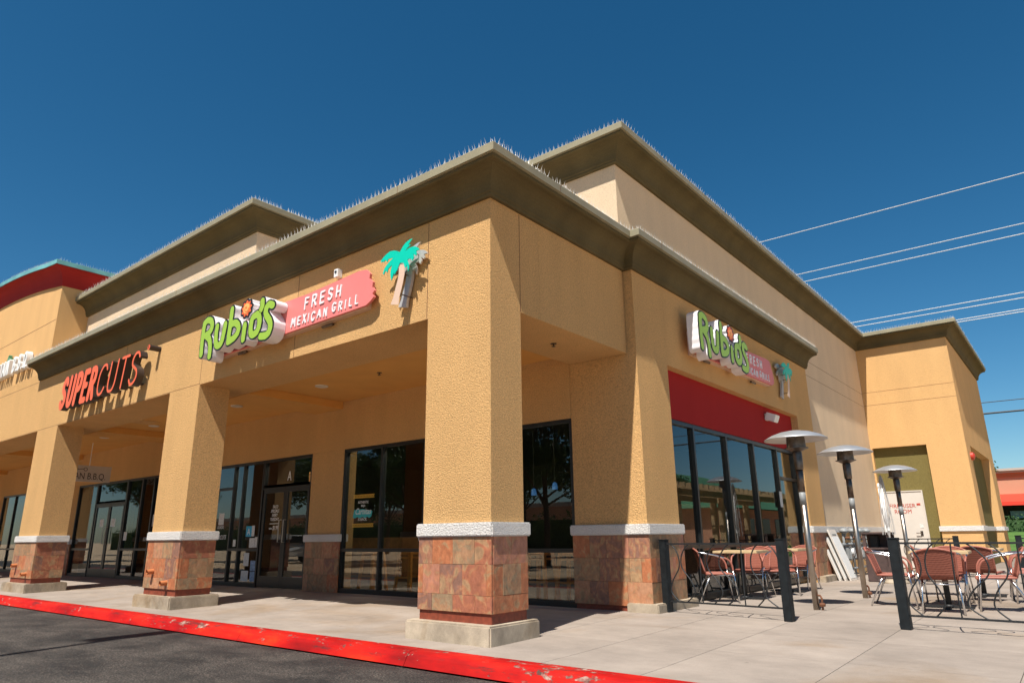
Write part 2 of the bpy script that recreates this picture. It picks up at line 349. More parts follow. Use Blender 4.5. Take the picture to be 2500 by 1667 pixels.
def kerbmat():
    m, t, p = newmat('kerb_paint'); L = t.links.new
    geo = t.nodes.new('ShaderNodeNewGeometry'); sep = t.nodes.new('ShaderNodeSeparateXYZ'); L(geo.outputs['Position'], sep.inputs[0])
    def noise(scale, det, rough, sx, off=0, dist=0):
        mp = t.nodes.new('ShaderNodeMapping'); mp.inputs['Scale'].default_value = sx; mp.inputs['Location'].default_value = (off, off, 0); L(geo.outputs['Position'], mp.inputs[0])
        n = N(t, 'ShaderNodeTexNoise'); n.inputs['Scale'].default_value = scale; n.inputs['Detail'].default_value = det; n.inputs['Roughness'].default_value = rough; n.inputs['Distortion'].default_value = dist; L(mp.outputs[0], n.inputs['Vector']); return n
    n2 = noise(1.6, 6, .6, (.6, 2, 2)); red = ramp(t, [(.3, (.20,.003,.003)), (.48, (.38,.004,.003)), (.62, (.52,.012,.004)), (.75, (.60,.035,.006))]); L(n2.outputs[0], red.inputs[0])
    n1 = noise(7, 10, .72, (.7, 1.5, 2.2), 3, .3)
    nz = noise(.9, 3, .5, (1, 1, 1), 9)                       # where the paint has worn
    zz = t.nodes.new('ShaderNodeMapRange'); zz.inputs[1].default_value = -.13; zz.inputs[2].default_value = -.03; zz.inputs[3].default_value = -.02; zz.inputs[4].default_value = .035; L(sep.outputs[2], zz.inputs[0])
    a = t.nodes.new('ShaderNodeMath'); a.operation = 'MULTIPLY_ADD'; a.inputs[1].default_value = .38; L(nz.outputs[0], a.inputs[0]); L(n1.outputs[0], a.inputs[2])
    b = t.nodes.new('ShaderNodeMath'); b.operation = 'ADD'; L(a.outputs[0], b.inputs[0]); L(zz.outputs[0], b.inputs[1])
    k = t.nodes.new('ShaderNodeMapRange'); k.inputs[1].default_value = .81; k.inputs[2].default_value = .85; L(b.outputs[0], k.inputs[0])
    n3 = noise(13, 4, .6, (1, 1, 1), 5); chip = ramp(t, [(.4, (.08,.05,.04)), (.52, (.28,.13,.10)), (.65, (.42,.30,.24))]); L(n3.outputs[0], chip.inputs[0])
    mx = t.nodes.new('ShaderNodeMix'); mx.data_type = 'RGBA'; L(k.outputs[0], mx.inputs[0]); L(red.outputs[0], mx.inputs[6]); L(chip.outputs[0], mx.inputs[7])
    n5 = noise(2.2, 9, .7, (.55, 2.5, 3.5), 17); sc = t.nodes.new('ShaderNodeMapRange'); sc.inputs[1].default_value = .56; sc.inputs[2].default_value = .66; sc.inputs[4].default_value = .85; L(n5.outputs[0], sc.inputs[0])
    m2 = t.nodes.new('ShaderNodeMix'); m2.data_type = 'RGBA'; L(sc.outputs[0], m2.inputs[0]); L(mx.outputs[2], m2.inputs[6]); m2.inputs[7].default_value = (.05, .02, .018, 1)
    L(m2.outputs[2], p.inputs['Base Color']); p.inputs['Roughness'].default_value = .65; p.inputs['Specular IOR Level'].default_value = .2
    bp = t.nodes.new('ShaderNodeBump'); bp.inputs['Strength'].default_value = .5; bp.inputs['Distance'].default_value = .01; bp.invert = True; L(k.outputs[0], bp.inputs['Height']); L(bp.outputs[0], p.inputs['Normal'])
kerbmat()
def weave():
    m, t, p = newmat('wicker'); L = t.links.new
    tc = t.nodes.new('ShaderNodeTexCoord')
    a = N(t, 'ShaderNodeTexWave'); a.bands_direction = 'X'; a.inputs['Scale'].default_value = 22; a.inputs['Distortion'].default_value = .3
    b = N(t, 'ShaderNodeTexWave'); b.bands_direction = 'Z'; b.inputs['Scale'].default_value = 30; b.inputs['Distortion'].default_value = .3
    c = N(t, 'ShaderNodeTexWave'); c.bands_direction = 'Y'; c.inputs['Scale'].default_value = 30
    for w in (a, b, c): L(tc.outputs['Object'], w.inputs['Vector'])
    s = t.nodes.new('ShaderNodeMath'); s.operation = 'MULTIPLY'; L(b.outputs[1], s.inputs[0]); L(c.outputs[1], s.inputs[1])
    s2 = t.nodes.new('ShaderNodeMath'); s2.operation = 'ADD'; L(a.outputs[1], s2.inputs[0]); L(s.outputs[0], s2.inputs[1])
    r = ramp(t, [(.1, (.08,.018,.012)), (.5, (.27,.08,.052)), (1.0, (.40,.145,.10))]); L(s2.outputs[0], r.inputs[0]); L(r.outputs[0], p.inputs['Base Color'])
    p.inputs['Roughness'].default_value = .65; p.inputs['Specular IOR Level'].default_value = .2
    bp = t.nodes.new('ShaderNodeBump'); bp.inputs['Strength'].default_value = .8; bp.inputs['Distance'].default_value = .006; L(s2.outputs[0], bp.inputs['Height']); L(bp.outputs[0], p.inputs['Normal'])
weave()
simple('wicker_wrap', (.33, .11, .075), rough=.55)

# ------------------------------------------------------------------ ground
GP = [(-100, 0), (-.2, 0), (3.3, .05), (6, .045), (12, .015), (20, 0), (400, 0)]
def gzf(y):
    for (a, za), (b, zb) in zip(GP, GP[1:]):
        if y <= b: return za + (zb-za)*(y-a)/(b-a)
    return 0
ROAD = -.13
def sheet(name, x0, x1, y0, y1, z, mat, **kw):
    return MB().add([(x0,y0,z),(x1,y0,z),(x1,y1,z),(x0,y1,z)], [(0,1,2,3)]).build(name, mat, **kw)
sheet('road', -900, 900, -900, 900, ROAD, 'bounce_concrete', kind='structure')  # lot ground out of view, colour lightened as a warm reflector
sheet('fire_lane', -60, 30, -4.6, -.5, ROAD+.004, 'asphalt', kind='structure')
sheet('plaza', 7.21, 60, -.5, 48, ROAD+.004, 'bounce_concrete', kind='structure')  # unseen paving, coloured to throw warm fill on the side walls
sw = MB()
ys = [-.53, -.2, 1, 2.2, 3.3, 4.6, 6, 8, 10, 12, 16, 20, 30]
vv = []; ff = []
for y in ys: vv += [(-34, y, gzf(y)-.012), (7.2, y, gzf(y)-.012)]
for i in range(len(ys)-1): ff.append((2*i, 2*i+1, 2*i+3, 2*i+2))
n = len(vv)
vv += [(-34, -.53, -.3), (7.2, -.53, -.3), (7.2, 30, -.3), (-34, 30, -.3)]
ff += [(n, n+1, 1, 0), (n+1, n+2, len(ys)*2-1, *[2*i+1 for i in range(len(ys)-2, -1, -1)])]
sidewalk = sw.add(vv, ff).build('sidewalk', 'concrete_joint', kind='structure')
def panel(x0, x1, y0, y1):
    g = .0035
    a, b, c, d = x0+g, x1-g, y0+g, y1-g
    n = 3; v = []; f = []
    for i in range(n+1):
        y = c + (d-c)*i/n; z = gzf(y)
        v += [(a, y, z), (b, y, z)]
    for i in range(n): f.append((2*i, 2*i+1, 2*i+3, 2*i+2))
    m = len(v); v += [(a-.002, c-.002, gzf(c)-.014), (b+.002, c-.002, gzf(c)-.014), (b+.002, d+.002, gzf(d)-.014), (a-.002, d+.002, gzf(d)-.014)]
    f += [(m, m+1, 1, 0), (m+2, m+3, 2*n, 2*n+1), (m+3, m, 0, *[2*i for i in range(1, n+1)]), (m+1, m+2, *[2*i+1 for i in range(n, -1, -1)])]
    MB().add(v, f).build('concrete_panel', 'concrete', sidewalk)
xs = [-1.55*i for i in range(0, 19)]
yrow = [-.53, .86, 2.1, 3.3]
for i in range(len(xs)-1):
    for j in range(3): panel(xs[i+1], xs[i], yrow[j], yrow[j+1])
xp = [0, 1.02, 2.0, 3.2, 4.4, 5.7, 7.2]
yp = [-.53, .86, 2.1, 3.55, 5.0, 6.5, 8.2, 10, 12, 14.5, 17, 20]
for i in range(len(xp)-1):
    for j in range(len(yp)-1): panel(xp[i], xp[i+1], yp[j], yp[j+1])
# kerb: sloping face, rounded nose, painted red, cast in lengths
kerb = tag(bpy.data.objects.new('kerb', None), kind='structure'); col.objects.link(kerb); ORG['kerb'] = Vector((0,0,0))
prof = [(-.535, -.3), (-.535, .004), (-.66, .004), (-.705, -.002), (-.735, -.018), (-.755, -.045), (-.80, ROAD+.004), (-.86, ROAD+.004), (-.86, -.3)]
x = -34
while x < 12:
    x1 = x + 3.05
    m = len(prof); v = [(x+.003, y, z) for y, z in prof] + [(x1-.003, y, z) for y, z in prof]
    f = [(i, i+1, i+1+m, i+m) for i in range(m-1)] + [tuple(range(m)), tuple(range(2*m-1, m-1, -1))]
    MB().add(v, f).build('kerb_segment', 'kerb_paint', kerb)
    x = x1

# ------------------------------------------------------------------ the shopping building
B = thing('shopping_building', 'tan stucco corner building with arcade, olive cornices and slate-clad columns', 'building')
def wall(name, mat, *boxes, parent=None, bevel=0):
    m = MB()
    for b in boxes: m.box(*b)
    return m.build(name, mat, parent or B, bevel=bevel)
YW = 3.2        # storefront plane
# arcade beams
wall('front_beam', 'stucco', (-40, 0, 0, .98, 3.75, 5.30))
wall('side_beam', 'stucco', (-1.05, -.0, .984, 3.196, 3.75, 5.30))
wall('ceiling', 'ceiling_paint', (-40, -1.054, .984, 3.196, 3.90, 4.0))
for x0, x1 in ((-7.9, -6.92), (-14.9, -13.9), (-21.9, -20.9), (-29.6, -28.6)):
    wall('cross_beam', 'ceiling_paint', (x0, x1, .984, 3.196, 3.745, 3.897))
wall('low_roof', 'grey_trim', (-15, -.1, .3, 3.08, 5.302, 5.33))
# storefront wall: header and piers
HEAD = 2.88
wall('store_wall', 'stucco', (-40, -1.08, YW, YW+.3, HEAD, 5.2))
wall('corner_pier', 'stucco', (-1.08, .15, YW+.026, 4.25, .02, 5.30))
wall('side_header', 'stucco', (-.25, .15, 4.252, 10.938, 3.74, 5.30))
wall('far_pier', 'stucco', (-.35, .15, 10.94, 12.13, .0, 5.30))
wall('red_panel', 'stucco_red', (-.25, -.0, 4.254, 10.936, 2.92, 3.738))
PIL = [(-7.92, -6.82), (-4.40, -3.47), (-14.9, -13.8), (-21.95, -20.88), (-29.6, -28.6), (-37, -36)]
for a, b in PIL: wall('pilaster', 'stucco', (a, b, YW+.02, YW+.35, 0, HEAD))
# upper masses
wall('upper_wall', 'stucco_beige', (-6.9, .05, 3.08, 18.74, 5.2, 7.1), (-.35, .05, 12.135, 18.74, 1.15, 5.2))
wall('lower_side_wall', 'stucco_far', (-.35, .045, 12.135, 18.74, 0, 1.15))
wall('upper_wall', 'stucco_beige', (-14.99, -6.68, .72, 3.075, 5.31, 7.1), (-14.99, -6.902, 3.075, 12, 5.31, 7.1))
ENDY = 18.74
eb = [(.05, .1, ENDY, 19.1, 0, 7.1), (1.62, 2.65, ENDY, 19.8, 0, 7.1), (.1, 1.62, ENDY, 19.1, 3.67, 7.1)]
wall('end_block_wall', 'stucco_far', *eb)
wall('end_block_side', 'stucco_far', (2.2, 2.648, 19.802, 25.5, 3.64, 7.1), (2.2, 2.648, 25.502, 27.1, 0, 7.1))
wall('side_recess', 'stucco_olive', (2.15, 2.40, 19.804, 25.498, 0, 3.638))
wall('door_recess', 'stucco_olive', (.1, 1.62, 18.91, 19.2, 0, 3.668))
wall('rear_wall', 'stucco_far', (-40, 2.2, 27.0, 27.3, 0, 7.0), (-40.2, -40, .0, 27, 0, 7.0))
wall('roof', 'grey_trim', (-40, 0, 3.3, 27, 6.75, 6.9), (.002, 2.3, 19.0, 27, 6.75, 6.9))
# tower on the left with its arched front
def arch(x): return 8.2 - .57*((x+21.5)/6.5)**2
pts = [(-28, 5.302)] + [(-15, 5.302)] + [(x, arch(x)) for x in np.linspace(-15, -28, 27)]
MB().prism(pts, lambda u, v, d: (u, d, v), 3.0, 0).build('tower_wall', 'stucco_far', B)
# ------------ cornice sweeps
def sweep(path, prof, name, mat, normal_right=True, smooth=False):
    P = [Vector(p) for p in path]; n = len(P); offs = []
    for i in range(n):
        ds = []
        if i > 0: ds.append((P[i]-P[i-1]))
        if i < n-1: ds.append((P[i+1]-P[i]))
        ns = []
        for d in ds:
            d2 = Vector((d.x, d.y, 0)).normalized(); ns.append(Vector((d2.y, -d2.x, 0)))
        if len(ns) == 1: offs.append(ns[0])
        else:
            s = (ns[0]+ns[1]); offs.append(s/(1+ns[0].dot(ns[1])))
    v = []; f = []; m = len(prof)
    for i in range(n):
        for o, z in prof: v.append(P[i] + offs[i]*o + Vector((0,0,z)))
    for i in range(n-1):
        for k in range(m): a = i*m+k; b = i*m+(k+1) % m; f.append((a, b, b+m, a+m))
    f += [tuple(range(m)), tuple(range(n*m-1, (n-1)*m-1, -1))]
    return MB().add(v, f).build(name, mat, B)
cove = [(-.02, -.004), (.045, -.004), (.058, .012), (.058, .04), (.075, .055)]
for k in range(1, 9):
    a = math.pi/2*k/8; cove.append((.075 + .235*(1-math.cos(a)), .055 + .245*math.sin(a)))
cove += [(.325, .305), (.338, .315), (.338, .345), (-.02, .345)]
cop = [(-.25, .35), (.352, .35), (.352, .36), (.372, .36), (.372, .462), (.36, .475), (-.25, .475)]
LOW = [(-15.36, 0, 5.10), (0, 0, 5.10), (0, 3.226, 5.10), (.15, 3.226, 5.10), (.15, 12.13, 5.10)]
UPP = [(-6.9, 3.08, 6.93), (.05, 3.08, 6.93), (.05, 18.74, 6.93), (2.65, 18.74, 6.93), (2.65, 27.1, 6.93)]
UPL = [(-14.995, .72, 6.93), (-6.68, .72, 6.93), (-6.68, 3.0, 6.93)]
for pth in (LOW, UPP, UPL):
    sweep(pth, cove, 'cornice', 'cornice_olive'); sweep(pth, cop, 'coping', 'coping_metal')
# lower wall between the cornice and the parapet behind it
redcove = [(-.02, 0)] + [(.02 + .29*(1-math.cos(math.pi/2*k/8)), .44*math.sin(math.pi/2*k/8)) for k in range(9)] + [(.31, .46), (-.02, .46)]
redcop = [(-.1, .465), (.325, .465), (.325, .58), (-.1, .58)]
tf = [(x, 0, arch(x)) for x in np.linspace(-28, -15, 27)] + [(-15, 3.0, arch(-15))]
sweep(tf, redcove, 'tower_cornice', 'cornice_red'); sweep(tf, redcop, 'tower_coping', 'teal_metal')
# seams of the coping and stucco control joints
def strips(name, mat, *boxes): return wall(name, mat, *boxes)
for x in (-1.07, -3.98, -6.85, -10.2): strips('control_joint', 'rust', (x-.004, x+.004, -.0025, .02, 3.76, 5.09))
strips('control_joint', 'rust', (-.02, .0025, .566, .574, 3.76, 5.09))
strips('control_joint', 'rust', (-27, -15.37, -.0025, .02, 5.075, 5.083)); strips('control_joint', 'rust', (-27, -15.02, -.0025, .02, 6.70, 6.71))
for z in (5.06, 5.48):
    strips('control_joint', 'rust', (.06, 2.655, ENDY-.0025, ENDY+.02, z-.004, z+.004)); strips('control_joint', 'rust', (.0, .0525, 12.2, 18.7, z-.034, z-.026))
strips('control_joint', 'rust', (-40, -6.84, -.0022, .02, 3.762, 3.768))
for x in np.arange(-13.5, -.5, 3.05): wall('coping_seam', 'rust', (x-.003, x+.003, -.374, -.36, 5.462, 5.56))
for y in np.arange(1.0, 12, 2.6):
    xo = .372 if y < 3.2 else .522
    wall('coping_seam', 'rust', (xo-.01, xo+.002, y-.003, y+.003, 5.462, 5.56))
# bird spikes on every coping
def spikes(path, o, dz, name='bird_spikes', gap=.027, h=.11, mat='spike_plastic'):
    P = [Vector(p) for p in path]; mb = MB(); rnd = random.Random(3)
    for i in range(len(P)-1):
        d = P[i+1]-P[i]; ln = d.length; d.normalize(); nn = Vector((d.y, -d.x, 0)).normalized()
        s = -o*.8 if i > 0 else 0
        e = ln + (o*.8 if i < len(P)-2 else 0)
        k = 0
        while s < e:
            base = P[i] + d*s + nn*(o-.05) + Vector((0,0,dz))
            lean = (-.035, .0, .04)[k % 3] + rnd.uniform(-.02, .02); along = (.018, -.02, .0)[k % 3] + rnd.uniform(-.012, .012)
            hh = h*rnd.uniform(.8, 1.08)
            tip = base + nn*lean + d*along + Vector((0,0,hh)); r = .0047
            mb.add([base-d*r, base+d*r, base+nn*r*1.8, tip], [(0,1,3),(1,2,3),(2,0,3)])
            s += gap*rnd.uniform(.8, 1.25) + (.10 if rnd.random() < .012 else 0); k += 1
        a, b = P[i]+nn*(o-.05)+Vector((0,0,dz)), P[i+1]+nn*(o-.05)+Vector((0,0,dz))
    return mb.build(name, mat, B, kind='stuff')
for pth in (LOW, UPP, UPL): spikes(pth, .372, .472)
spikes(tf, .30, .578, gap=.05)
# ------------ slate-clad bases
TILE = {}
def tile_mesh(w, h, t=.035):
    k = (round(w, 3), round(h, 3))
    if k not in TILE:
        g = .0012; c = .0018; a, b = w/2-g, h/2-g
        v = [(-a,0,-b),(a,0,-b),(a,0,b),(-a,0,b),(-a,-t+c,-b),(a,-t+c,-b),(a,-t+c,b),(-a,-t+c,b),(-a+c,-t,-b+c),(a-c,-t,-b+c),(a-c,-t,b-c),(-a+c,-t,b-c)]
        f = [(0,1,2,3),(0,4,5,1),(1,5,6,2),(2,6,7,3),(3,7,4,0),(4,8,9,5),(5,9,10,6),(6,10,11,7),(7,11,8,4),(8,11,10,9)]
        me = bpy.data.meshes.new('stone_tile'); me.from_pydata(v, [], [q[::-1] for q in f]); me.materials.append(M['slate']); TILE[k] = me
    return TILE[k]
rt = random.Random(11)
def tile_face(parent, p0, u, length, rows, patterns):
    """p0 lower-left corner at the wall, u unit direction to the right seen from outside"""
    u = Vector(u); rz = math.atan2(u.y, u.x); nout = Vector((u.y, -u.x, 0))
    for (z0, z1), pat in zip(rows, patterns):
        s = 0; tot = sum(pat)
        for w in pat:
            w = w/tot*length
            c = Vector(p0) + u*(s+w/2) + nout*(-.004+rt.uniform(0, .004)); c.z = (z0+z1)/2
            child_mesh('stone_tile', tile_mesh(w, z1-z0), 'slate', parent, c, (0, 0, rz)); s += w
ROWS = [(.79, 1.08), (.475, .79), (.30, .475)]
PF = [[.22,.317,.32,.24], [.075,.27,.345,.35,.075], [.23,.33,.335,.24]]
PS = [[.30,.28], [.15,.31,.12], [.32,.26]]
def band(parent, x0, x1, y0, y1, z0=1.08, z1=1.23): return MB().box(x0, x1, y0, y1, z0, z1).build('band', 'band_white', parent, bevel=.014)
def column(x0, x1, spouts):
    c = MB().box(x0, x1, 0, .57, .20, 3.75).build('column', 'stucco', B)
    band(c, x0-.06, x1+.06, -.06, .63)
    MB().box(x0-.012, x1+.012, -.012, .582, .19, .302).build('flashing', 'flashing', c)
    MB().box(x0-.12, x1+.10, -.14, .71, -.05, .197).build('plinth', 'plinth_concrete', c, bevel=.018)
    w = x1-x0
    k = w/1.05
    tile_face(c, (x0-.03, 0, 0), (1,0,0), w+.06, ROWS, [[q*k for q in r] for r in PF])
    tile_face(c, (x1, 0, 0), (0,1,0), .59, ROWS, PS)
    tile_face(c, (x0, .57, 0), (0,-1,0), .57, ROWS, PS[::-1])
    for sx, sz in spouts:
        m = MB().tube([(sx, .05, sz+.0), (sx, -.14, sz-.012)], .042, 14, cap=False); m.tube([(sx, -.14, sz-.012), (sx, .05, sz)], .036, 14, cap=False)
        m.build('drain_spout', 'copper_spout', c, smooth=True)
    return c
column(-1.05, 0, [])
column(-7.96, -6.84, [(-7.66, .58), (-7.13, .41)])
column(-14.92, -13.58, [(-14.6, .58), (-13.88, .40)])
column(-22.7, -21.5, [])
column(-30, -28.8, [])
R3 = [(.70, 1.02), (.38, .70), (.045, .38)]
for a, b in PIL:
    p = MB().box(a-.05, b+.05, YW-.06, YW+.2, 1.02, 1.17).build('band', 'band_white', B, bevel=.012)
    tile_face(p, (a-.025, YW+.02, 0), (1,0,0), b-a+.05, R3, [[.2,.31,.3,.2], [.31,.3,.31,.1], [.15,.31,.3,.31]])
# corner pier and far pier
pier = band(B, -1.14, .21, YW-.04, 4.31)
R4 = [(.76, 1.08), (.44, .76), (.12, .44)]
tile_face(pier, (-1.11, YW+.026, 0), (1,0,0), 1.29, R4, [[.29,.28,.27,.1,.33], [.13,.3,.33,.15,.18,.14], [.27,.31,.31,.38]])
tile_face(pier, (.15, YW+.0, 0), (0,1,0), 1.08, R4, [[.3,.31,.3,.17], [.14,.31,.31,.3], [.3,.31,.31,.15]])
MB().box(-1.09, .16, YW+.012, 4.26, .02, .125).build('flashing', 'flashing', pier)
MB().box(-.2, .29, YW-.07, 4.42, -.02, .165).build('plinth', 'plinth_concrete', pier, bevel=.015)
pier = band(B, -.36, .21, 10.90, 12.17)
tile_face(pier, (.15, 10.92, 0), (0,1,0), 1.24, R4, [[.2,.31,.31,.31,.1], [.31,.3,.31,.3], [.15,.31,.31,.31,.14]])
tile_face(pier, (-.3, 10.94, 0), (1,0,0), .48, R4, [[.3,.18], [.2,.28], [.31,.17]])
MB().box(-.3, .165, 10.95, 12.14, .0, .125).build('flashing', 'flashing', pier)
MB().box(-.1, .31, 11.0, 12.25, -.02, .15).build('plinth', 'plinth_concrete', pier, bevel=.012)
wall('band', 'band_white', (-.1, .10, 12.18, 18.74, 1.08, 1.23), bevel=.008)
wall('band', 'band_white', (1.58, 2.70, ENDY-.05, 19.82, 1.08, 1.23), bevel=.008)
wall('band', 'band_white', (2.3, 2.70, 25.46, 27.15, 1.08, 1.23), bevel=.008)
wall('band', 'band_white', (2.3, 2.45, 19.83, 25.45, 1.08, 1.23), bevel=.008)

# ------------------------------------------------------------------ storefront glazing
def pane_box(m, x0, x1, z0, z1, y=YW+.07): m.box(x0, x1, y, y+.006, z0, z1)
FD = .11; FY = YW+.03
def glazing(name, xs, zs_by_bay, parent=B, z0=.045, z1=HEAD):
    """xs: left edges of the vertical frame bars (last one is the closing bar)"""
    w = .055
    win = MB().box(xs[0], xs[0]+w, FY, FY+FD, z0, z1).build(name, 'frame_black', parent)
    for x in xs[1:]: MB().box(x, x+w, FY, FY+FD, z0, z1).build('mullion', 'frame_black', win)
    for i in range(len(xs)-1):
        a, b = xs[i]+w, xs[i+1]
        zz = zs_by_bay[i]
        for za, zb in [(z0, z0+.09), (z1-.06, z1)] + [(z-.03, z+.03) for z in zz]: MB().box(a, b, FY+.002, FY+FD-.002, za, zb).build('rail', 'frame_black', win)
        lv = [z0+.09] + [q for z in zz for q in (z-.03, z+.03)] + [z1-.06]
        for k in range(0, len(lv), 2):
            MB().box(a, b, FY+.045, FY+.051, lv[k], lv[k+1]).build('pane', 'glass', win)
    return win
def door_pair(x0, x1, ztop=2.2):
    mid = (x0+x1)/2
    for a, b, hx in ((x0, mid-.004, mid-.10), (mid+.004, x1, mid+.07)):
        s = .075; m = MB()
        m.box(a, a+s, FY+.01, FY+.055, .06, ztop); m.box(b-s, b, FY+.01, FY+.055, .06, ztop)
        m.box(a+s, b-s, FY+.012, FY+.053, .06, .30); m.box(a+s, b-s, FY+.012, FY+.053, ztop-.09, ztop)
        d = m.build('door', 'frame_black', B)
        MB().box(a+s, b-s, FY+.03, FY+.036, .30, ztop-.09).build('pane', 'glass', d)
        MB().tube([(hx, FY+.01, 1.02), (hx, FY-.05, 1.02), (hx, FY-.05, 1.50), (hx, FY+.01, 1.50)], .012, 8).build('door_handle', 'steel', d)
w2 = glazing('window', [-6.82, -5.66, -4.455], [[.86], [.86]])
w3 = glazing('window', [-3.47, -2.30, -1.135], [[.86], [.86]])
wd = glazing('storefront', [-13.8, -12.75, -11.15, -10.72, -9.86], [[.86], [2.3], [.86], [.86]])
wa = glazing('storefront', [-9.82, -7.975], [[2.26]], z0=2.2)
door_pair(-9.76, -7.98, 2.2)
ws = glazing('storefront', [-20.88, -19.40], [[.86]])
wt = glazing('storefront', [-19.36, -17.22], [[2.26]], z0=2.2); door_pair(-19.30, -17.23, 2.2)
wu = glazing('storefront', [-17.17, -16.19, -15.45, -14.95], [[.86], [.86], [.86]])
glazing('storefront', [-36, -34.5, -33, -31.5, -29.655], [[.86]]*4)
wl = glazing('storefront', [-28.6, -27.2, -25.9, -24.6, -23.3, -22.0], [[.86]]*5)
# side window (faces +x), recessed under the red panel
def glazing_side(ys, rails_by_bay):
    w = .06; X0, X1 = -.13, -.02; z0, z1 = .06, 2.918
    win = MB().box(X0, X1, ys[0], ys[0]+w, z0, z1).build('side_window', 'frame_black', B)
    for y in ys[1:]: MB().box(X0, X1, y, y+w, z0, z1).build('mullion', 'frame_black', win)
    for i in range(len(ys)-1):
        a, b = ys[i]+w, ys[i+1]
        zz = rails_by_bay[i]
        for za, zb in [(z0, z0+.09), (z1-.07, z1)] + [(z-.03, z+.03) for z in zz]: MB().box(X0+.002, X1-.002, a, b, za, zb).build('rail', 'frame_black', win)
        lv = [z0+.09] + [q for z in zz for q in (z-.03, z+.03)] + [z1-.07]
        for k in range(0, len(lv), 2): MB().box(X0+.05, X0+.056, a, b, lv[k], lv[k+1]).build('pane', 'glass', win)
    return win
glazing_side([4.258, 5.40, 6.84, 8.25, 9.66, 10.87], [[.88], [.88], [.88], [.88], [2.25]])
MB().box(-.02, -.012, 9.55, 9.70, 1.62, 1.95).build('notice', 'paper', B)
# fire riser door and its recess
ed = MB().box(.2, 1.25, 18.86, 18.93, .03, 2.28).build('riser_door', 'white_paint', B)
MB().box(.17, .2, 18.84, 18.93, .02, 2.31).box(1.25, 1.28, 18.84, 18.93, .02, 2.31).box(.2, 1.25, 18.84, 18.93, 2.28, 2.31).build('door_frame', 'white_paint', ed)
MB().tube([(1.08, 18.86, 1.04), (1.08, 18.80, 1.04), (.94, 18.80, 1.04)], .012, 8).box(1.05, 1.12, 18.853, 18.86, .95, 1.1).build('door_handle', 'steel_dark', ed)
def text_mesh(s, size, name, mat, parent, mtx, align='CENTER', ext=.0015, shear=0, sx=1):
    cu = bpy.data.curves.new('t', 'FONT'); cu.body = s; cu.size = size; cu.align_x = align; cu.extrude = ext; cu.shear = shear; cu.resolution_u = 3
    ob = bpy.data.objects.new('t', cu); col.objects.link(ob)
    dg = bpy.context.evaluated_depsgraph_get(); me = bpy.data.meshes.new_from_object(ob.evaluated_get(dg))
    bpy.data.objects.remove(ob)
    me.name = name; me.transform(mtx @ Matrix.Diagonal((sx, 1, 1, 1))); me.materials.clear(); me.materials.append(M[mat])
    o = bpy.data.objects.new(name, me); col.objects.link(o)
    if parent is not None: o.parent = parent
    return o
def face_front(x, y, z): return Matrix.Translation((x, y, z)) @ Matrix.Rotation(math.pi/2, 4, 'X')
def face_side(x, y, z): return Matrix.Translation((x, y, z)) @ Matrix.Rotation(math.pi/2, 4, 'Z') @ Matrix.Rotation(math.pi/2, 4, 'X')
text_mesh('FIRE RISER', .17, 'lettering', 'red_letter', ed, face_front(.67, 18.856, 1.80), sx=.95)
text_mesh('ROOM', .17, 'lettering', 'red_letter', ed, face_front(.67, 18.856, 1.63), sx=.95)
MB().box(1.07, 1.17, 18.853, 18.86, 1.86, 1.92).build('door_plate', 'red_letter', ed)
MB().box(1.06, 1.16, 18.853, 18.86, 1.19, 1.31).build('door_plate', 'paper', ed)
# decals on the restaurant glass
yd = FY+.028
text_mesh('A', .30, 'lettering', 'decal_white', wa, face_front(-8.83, FY+.043, 2.36), ext=.0006, sx=.75)
for i, s in enumerate(('TACO', 'SPECIALS', 'EVERY', 'TUESDAY')):
    text_mesh(s, .098, 'lettering', 'decal_white', wa, face_front(-9.28, yd, 1.765-.092*i), ext=.0006, shear=.2, sx=.8)
text_mesh('$1.99', .13, 'lettering', 'decal_white', wa, face_front(-9.22, yd, 1.29), ext=.0006, shear=.2, sx=.72)
mb = MB()
mb.tube([(-9.45+.026*i, yd, 1.425+(.008 if i % 2 else -.006)) for i in range(14)], .005, 5)
mb.tube([(-9.47+.014*i, yd, 1.315+(.022 if i % 3 == 0 else -.008)) for i in range(10)], .004, 5)
mb.build('flourish', 'decal_white', wa)
yc = FY+.041
bar = MB()
for z in (1.895, 1.33):
    for i in range(13):
        x = -6.50+.049*i
        bar.tube([(x, yc, z-.028), (x+.049, yc, z+.028)], .0045, 4).tube([(x, yc, z+.028), (x+.049, yc, z-.028)], .0045, 4)
    bar.box(-6.505, -5.86, yc-.001, yc+.001, z+.027, z+.034); bar.box(-6.505, -5.86, yc-.001, yc+.001, z-.034, z-.027)
bar.build('decal', 'decal_yellow', w2)
bn = [(-6.50,1.485),(-6.46,1.63),(-6.2,1.645),(-5.9,1.60),(-5.93,1.50),(-5.99,1.47),(-6.05,1.495),(-6.12,1.468),(-6.2,1.495),(-6.28,1.468),(-6.36,1.495),(-6.43,1.466)]
MB().prism(bn, lambda u, v, d: (u, yc+d, v), .002, -.001).build('decal', 'decal_teal', w2)
text_mesh('AUTHENTIC', .07, 'lettering', 'decal_white', w2, face_front(-6.19, yc, 1.755), ext=.0006, sx=.85)
text_mesh('BAJA', .06, 'lettering', 'decal_white', w2, face_front(-6.19, yc, 1.69), ext=.0006)
text_mesh('Carnitas', .17, 'lettering', 'decal_white', w2, face_front(-6.19, yc-.003, 1.545), ext=.0006, shear=.35, sx=.85)
text_mesh('IS BACK.', .075, 'lettering', 'decal_white', w2, face_front(-6.19, yc, 1.42), ext=.0006)
